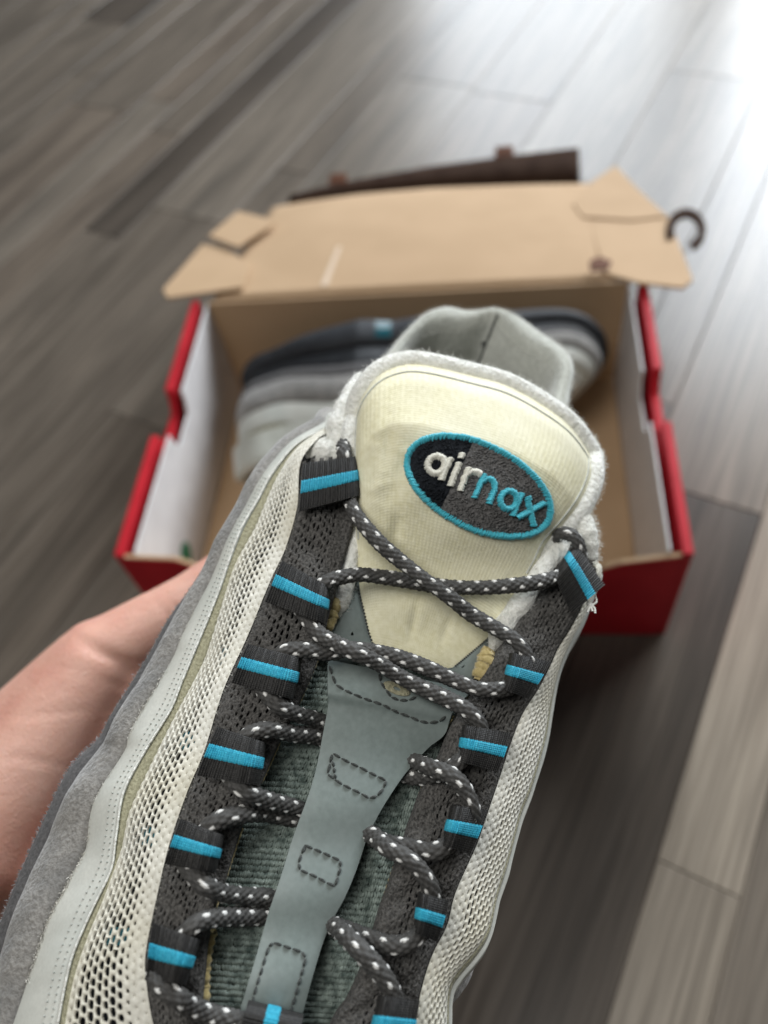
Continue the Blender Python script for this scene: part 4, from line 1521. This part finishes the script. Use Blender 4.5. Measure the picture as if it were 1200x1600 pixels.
# round green sticker on the left wall's white flap
g = Geo()
a = np.linspace(0, 2 * math.pi, 28, endpoint=False)
for rad, off, mt in ((0.019, 0.0004, WHITE), (0.0095, 0.0007, GREEN)):
    g = Geo()
    R2 = np.stack([np.stack([np.full(28, -BW / 2 + 0.0085 + off), 0.050 + np.cos(a) * rad * k, 0.036 + np.sin(a) * rad * k * 1.25], -1) for k in (1.0, 0.02)], 0)
    g.grid(R2, closed=True)
    make('sticker', g, mt, lw, world=True)

# lid folded back over the far side, bowed and creased
la = math.radians(-15)
LD = 0.252


def lid_pt(x, s, lift=0.0):
    """x across, s metres from the hinge along the lid"""
    bow = 0.010 * math.sin(math.pi * min(1, s / LD)) * (1 - (x / 0.19) ** 2)
    y = BL + s * math.cos(la)
    z = BH + s * math.sin(la) + bow + lift
    return (x, y, z)


g = Geo()
nx_, ns_ = 40, 24
GL = np.zeros((nx_, ns_, 3))
for i, x in enumerate(np.linspace(-1, 1, nx_)):
    for j, s in enumerate(np.linspace(0, 1, ns_)):
        ss = s * (LD - 0.012 * max(0.0, -x) - 0.030 * max(0.0, -x - 0.45) - 0.022 * max(0.0, x))
        w_ = 0.176 - 0.006 * s
        GL[i, j] = lid_pt(x * w_, ss + 0.001)
g.grid(GL)
lid = make('lid', g, KRAFT, bx, world=True)
md = lid.modifiers.new('card', 'SOLIDIFY')
md.thickness = 0.0025
# dark brown front flap of the lid, bent up from the far edge
g = Geo()
fe = GL[2:-1, -1]
tdx = np.linspace(0, 1, len(fe))
up1 = fe + np.array([0, 0.012, 0.004]) * (0.5 + 0.5 * tdx)[:, None] + np.array([0, 0.0015, 0.0])
up2 = fe + np.array([0, 0.026, 0.008]) * (0.4 + 1.25 * tdx)[:, None] + np.array([0, 0.002, 0.0])
g.grid(np.stack([fe + np.array([0, 0.0012, -0.001]), up1, up2], 1))
lf = make('lid_front_flap', g, BROWN, lid, world=True)
md = lf.modifiers.new('card', 'SOLIDIFY')
md.thickness = 0.0025
for k in (6, 27):
    c = up2[k]
    plate('lock_tab', [c + np.array(q) for q in ((-0.011, 0.0005, 0.000), (0.011, 0.0005, 0.000), (0.009, 0.014, 0.004), (-0.009, 0.014, 0.004))], 0.002, RUST, lid)
# a pale crease line across the lid
plate('crease', [lid_pt(-0.080, 0.012, 0.0011), lid_pt(-0.074, 0.012, 0.0011), lid_pt(-0.071, 0.085, 0.0012), lid_pt(-0.075, 0.085, 0.0012)], 0.0003, card('scuffed_kraft', (0.62, 0.49, 0.36), (0.70, 0.56, 0.43), 0.9), lid)
# side flaps of the lid, lying in the lid's slope: traced lines dropped onto that plane
def lid_plane(px, py, lift=0.002):
    d = MROT @ np.array([(px - 600) / FPX, -(py - 800) / FPX, -1.0])
    k = math.tan(la)
    t = (BH + lift + k * (CAM[1] - BL) - CAM[2]) / (d[2] - k * d[1])
    return CAM + t * d


for pts, lf_ in (([(380, 452), (262, 469), (255, 456), (318, 384), (356, 390), (392, 420)], 0.003), ([(326, 372), (372, 333), (414, 343), (432, 350), (372, 389)], 0.009),
                 ([(945, 426), (1000, 441), (1068, 449), (1083, 436), (1045, 338), (920, 345)], 0.003), ([(910, 338), (985, 343), (1043, 337), (1000, 298), (962, 258), (925, 283), (895, 318)], 0.005)):
    plate('lid_side_flap', [lid_plane(x, y, lf_) for x, y in pts], 0.0025, KRAFT, lid)
# torn rust scrap at the hinge corner
plate('torn_scrap', [(0.150, 0.272, BH + 0.006), (0.164, 0.270, BH + 0.008), (0.168, 0.280, BH + 0.008), (0.158, 0.288, BH + 0.007), (0.150, 0.284, BH + 0.006)], 0.002, RUST, lid)
# dark hooked tongue sticking out past the flap
g = Geo()
pa = np.radians(np.linspace(-70, 205, 30))
ringp = np.array([lid_plane(1072 + 31 * math.cos(x), 358 - 33 * math.sin(x), 0.006) for x in pa])
inn = np.array([lid_plane(1072 + 19 * math.cos(x), 358 - 20 * math.sin(x), 0.006) for x in pa])
g.grid(np.stack([ringp, inn], 1))
hk = make('hook_tab', g, BROWN, lid, world=True, smooth=False)
md = hk.modifiers.new('card', 'SOLIDIFY')
md.thickness = 0.0025

# ------------------------------------------------------------------ hand
def skin_material():
    m, n, l, b = new_mat('skin')
    tc = N(n, 'ShaderNodeTexCoord')
    n1 = N(n, 'ShaderNodeTexNoise', in_Scale=28, in_Detail=5.0)
    n2 = N(n, 'ShaderNodeTexNoise', in_Scale=700, in_Detail=3.0)
    l.new(tc.outputs['Object'], n1.inputs['Vector'])
    l.new(tc.outputs['Object'], n2.inputs['Vector'])
    r = ramp(n, [(0.32, (0.58, 0.27, 0.21)), (0.50, (0.68, 0.385, 0.30)), (0.68, (0.74, 0.465, 0.375))])
    l.new(n1.outputs[0], r.inputs[0])
    l.new(r.outputs[0], b.inputs['Base Color'])
    b.inputs['Roughness'].default_value = 0.5
    b.inputs['Subsurface Weight'].default_value = 0.25
    b.inputs['Subsurface Radius'].default_value = (0.004, 0.0016, 0.0008)
    b.inputs['Subsurface Scale'].default_value = 1.0
    vo = N(n, 'ShaderNodeTexVoronoi', in_Scale=900, feature='DISTANCE_TO_EDGE')
    l.new(tc.outputs['Object'], vo.inputs['Vector'])
    mpw = N(n, 'ShaderNodeMapping')
    mpw.inputs['Rotation'].default_value = (0.4, 0.3, 0.9)
    l.new(tc.outputs['Object'], mpw.inputs['Vector'])
    wv = N(n, 'ShaderNodeTexWave', in_Scale=75, in_Distortion=9.0, in_Detail=3.0)
    l.new(mpw.outputs[0], wv.inputs['Vector'])
    m1 = N(n, 'ShaderNodeMath', operation='MULTIPLY_ADD')
    m1.inputs[1].default_value = 0.5
    l.new(wv.outputs[0], m1.inputs[0])
    l.new(n2.outputs[0], m1.inputs[2])
    m2 = N(n, 'ShaderNodeMath', operation='MULTIPLY_ADD')
    m2.inputs[1].default_value = 2.0
    l.new(vo.outputs[0], m2.inputs[0])
    l.new(m1.outputs[0], m2.inputs[2])
    bp = N(n, 'ShaderNodeBump', in_Strength=0.35, in_Distance=0.0006)
    l.new(m2.outputs[0], bp.inputs['Height'])
    l.new(bp.outputs[0], b.inputs['Normal'])
    return m


SKIN = skin_material()
NAIL = card('nail', (0.62, 0.40, 0.33), (0.68, 0.46, 0.38), 0.3)


def capsule(geo, p0, r0, p1, r1, sides=20):
    p0, p1 = np.array(p0, float), np.array(p1, float)
    ax = unit(p1 - p0)
    s = unit(np.cross(ax, [0.3, 0.7, 0.2]))
    t = np.cross(ax, s)
    a = np.linspace(0, 2 * math.pi, sides, endpoint=False)
    circ = np.cos(a)[:, None] * s + np.sin(a)[:, None] * t
    rows = []
    for ph_ in np.linspace(-math.pi / 2 + 0.05, 0, 7):
        rows.append(p0 + ax * r0 * math.sin(ph_) + circ * r0 * math.cos(ph_))
    for k in np.linspace(0.1, 0.9, 6):
        rows.append(p0 * (1 - k) + p1 * k + circ * (r0 * (1 - k) + r1 * k))
    for ph_ in np.linspace(0, math.pi / 2 - 0.05, 7):
        rows.append(p1 + ax * r1 * math.sin(ph_) + circ * r1 * math.cos(ph_))
    G = np.array(rows)
    k0 = geo.n
    geo.grid(G, None, closed=True)
    geo.f.append(tuple(range(k0, k0 + sides))[::-1])
    e = k0 + (len(rows) - 1) * sides
    geo.f.append(tuple(range(e, e + sides)))


g = Geo()
wrist = PX(-100, 1325, 0.300)
elbow = PX(-900, 1800, 0.385)
chains = []
# forearm and the two halves of the wrist
capsule(g, elbow, 0.040, wrist + (elbow - wrist) * 0.2, 0.030)
capsule(g, wrist + (elbow - wrist) * 0.22 + Uax * 0.008, 0.029, wrist + Uax * 0.010, 0.024)
capsule(g, wrist + (elbow - wrist) * 0.22 - Uax * 0.006, 0.029, wrist - Uax * 0.012, 0.024)
# thumb
tip, ip, mcp, cmc = PX(398, 858, 0.312), PX(291, 940, 0.301), PX(150, 1030, 0.292), PX(22, 1172, 0.290)
capsule(g, tip, 0.0085, ip, 0.0102)
capsule(g, ip, 0.0104, mcp, 0.0140)
capsule(g, mcp, 0.0150, cmc, 0.0200)
capsule(g, cmc, 0.0200, wrist, 0.0215)
# palm under the sole
kn = [sole_pt(u, v, w_) for u, v, w_ in ((0.128, -0.030, -0.019), (0.149, -0.026, -0.019), (0.170, -0.028, -0.019), (0.190, -0.034, -0.018))]
heelp = sole_pt(0.198, -0.092, -0.026)
capsule(g, wrist, 0.0235, heelp, 0.0225)
for k_ in range(4):
    mid = wrist * 0.45 + kn[k_] * 0.55 - Wax * 0.004
    capsule(g, kn[k_], 0.0115, mid, 0.0170)
    capsule(g, mid, 0.0170, wrist, 0.0215)
capsule(g, mcp, 0.0120, kn[0], 0.0110)
capsule(g, mcp, 0.0150, heelp, 0.0215)
capsule(g, cmc, 0.0200, heelp, 0.0225)
capsule(g, mcp, 0.0130, wrist * 0.45 + kn[1] * 0.55, 0.0170)
capsule(g, kn[0], 0.0112, kn[3], 0.0105)
nails = [(tip, unit(tip - ip), unit(np.cross(tip - ip, Wax)))]
for k_, (ln, sp) in enumerate(((0.94, -0.004), (1.0, 0.0), (0.95, 0.003), (0.82, 0.006))):
    u = 0.128 + 0.0205 * k_
    pip = sole_pt(u + sp, -0.030 + 0.036 * ln, -0.0155)
    dip = sole_pt(u + sp * 1.5, -0.030 + 0.060 * ln, -0.0145)
    tp_ = sole_pt(u + sp * 2, -0.030 + 0.080 * ln, -0.0128)
    capsule(g, kn[k_], 0.0105, pip, 0.0092)
    capsule(g, pip, 0.0092, dip, 0.0084)
    capsule(g, dip, 0.0084, tp_, 0.0074)
    nails.append((tp_, unit(tp_ - dip), -Wax))
hand = make('hand', g, SKIN, None, smooth=True)
hand['label'] = 'bare hand with thumb along the heel side, gripping the held sneaker from below'
hand['category'] = 'hand'
md = hand.modifiers.new('join', 'REMESH')
md.mode = 'VOXEL'
md.voxel_size = 0.0015
md.use_smooth_shade = True
md = hand.modifiers.new('soft', 'SMOOTH')
md.factor = 0.6
md.iterations = 26
dg = bpy.context.evaluated_depsgraph_get()
baked = bpy.data.meshes.new_from_object(hand.evaluated_get(dg))
hand.modifiers.clear()
hand.data = baked
# skin folds: shallow grooves pressed into the surface along lines on the hand
def fold(P0, P1, depth, width):
    n = len(baked.vertices)
    co = np.empty(n * 3)
    no = np.empty(n * 3)
    baked.vertices.foreach_get('co', co)
    baked.vertices.foreach_get('normal', no)
    co, no = co.reshape(-1, 3), no.reshape(-1, 3)
    a_, b_ = cv2w(P0), cv2w(P1)
    ab = b_ - a_
    t_ = np.clip(((co - a_) @ ab) / (ab @ ab), 0, 1)
    d_ = co - (a_ + t_[:, None] * ab)
    ax = unit(ab)
    view = unit((a_ + b_) / 2 - CAM)
    sdv = unit(np.cross(ax, view))
    off = np.abs(d_ @ sdv)
    near = np.linalg.norm(d_, axis=1) < 0.022
    k_ = depth * np.exp(-(off / width) ** 2) * np.sin(np.clip(t_, 0.03, 0.97) * math.pi) ** 0.6 * near * ((no @ view) < 0.1)
    baked.vertices.foreach_set('co', (co - no * k_[:, None]).ravel())
    baked.update()


fold(PX(112, 992, 0.285), PX(240, 1062, 0.280), 0.0013, 0.0024)
fold(PX(130, 1015, 0.280), PX(236, 1040, 0.280), 0.0006, 0.0012)
fold(PX(150, 1060, 0.278), PX(225, 1082, 0.278), 0.0004, 0.0012)
fold(PX(20, 1120, 0.275), PX(150, 1110, 0.275), 0.0003, 0.0014)
fold(PX(10, 1180, 0.272), PX(120, 1200, 0.272), 0.0003, 0.0014)
fold(PX(250, 945, 0.290), PX(285, 985, 0.290), 0.0008, 0.0012)
fold(PX(262, 935, 0.290), PX(295, 972, 0.290), 0.0007, 0.0011)
baked.polygons.foreach_set('use_smooth', np.ones(len(baked.polygons), dtype=bool))
for p_, ax_, up_ in nails:
    up_ = unit(up_ - (up_ @ ax_) * ax_)
    sd = np.cross(ax_, up_)
    g = Geo()
    uu_, vv_ = np.meshgrid(np.linspace(-1, 1, 9), np.linspace(-1, 1, 9), indexing='ij')
    Pn_ = p_ + ax_ * (uu_ * 0.0055 + 0.001)[..., None] + sd * (vv_ * 0.0050 * np.sqrt(np.clip(1.15 - uu_ ** 4, 0, 1)))[..., None] + up_ * (0.0074 - 0.0022 * vv_ ** 2 - 0.0008 * uu_ ** 2)[..., None]
    g.grid(Pn_)
    o = make('nail', g, NAIL, hand)
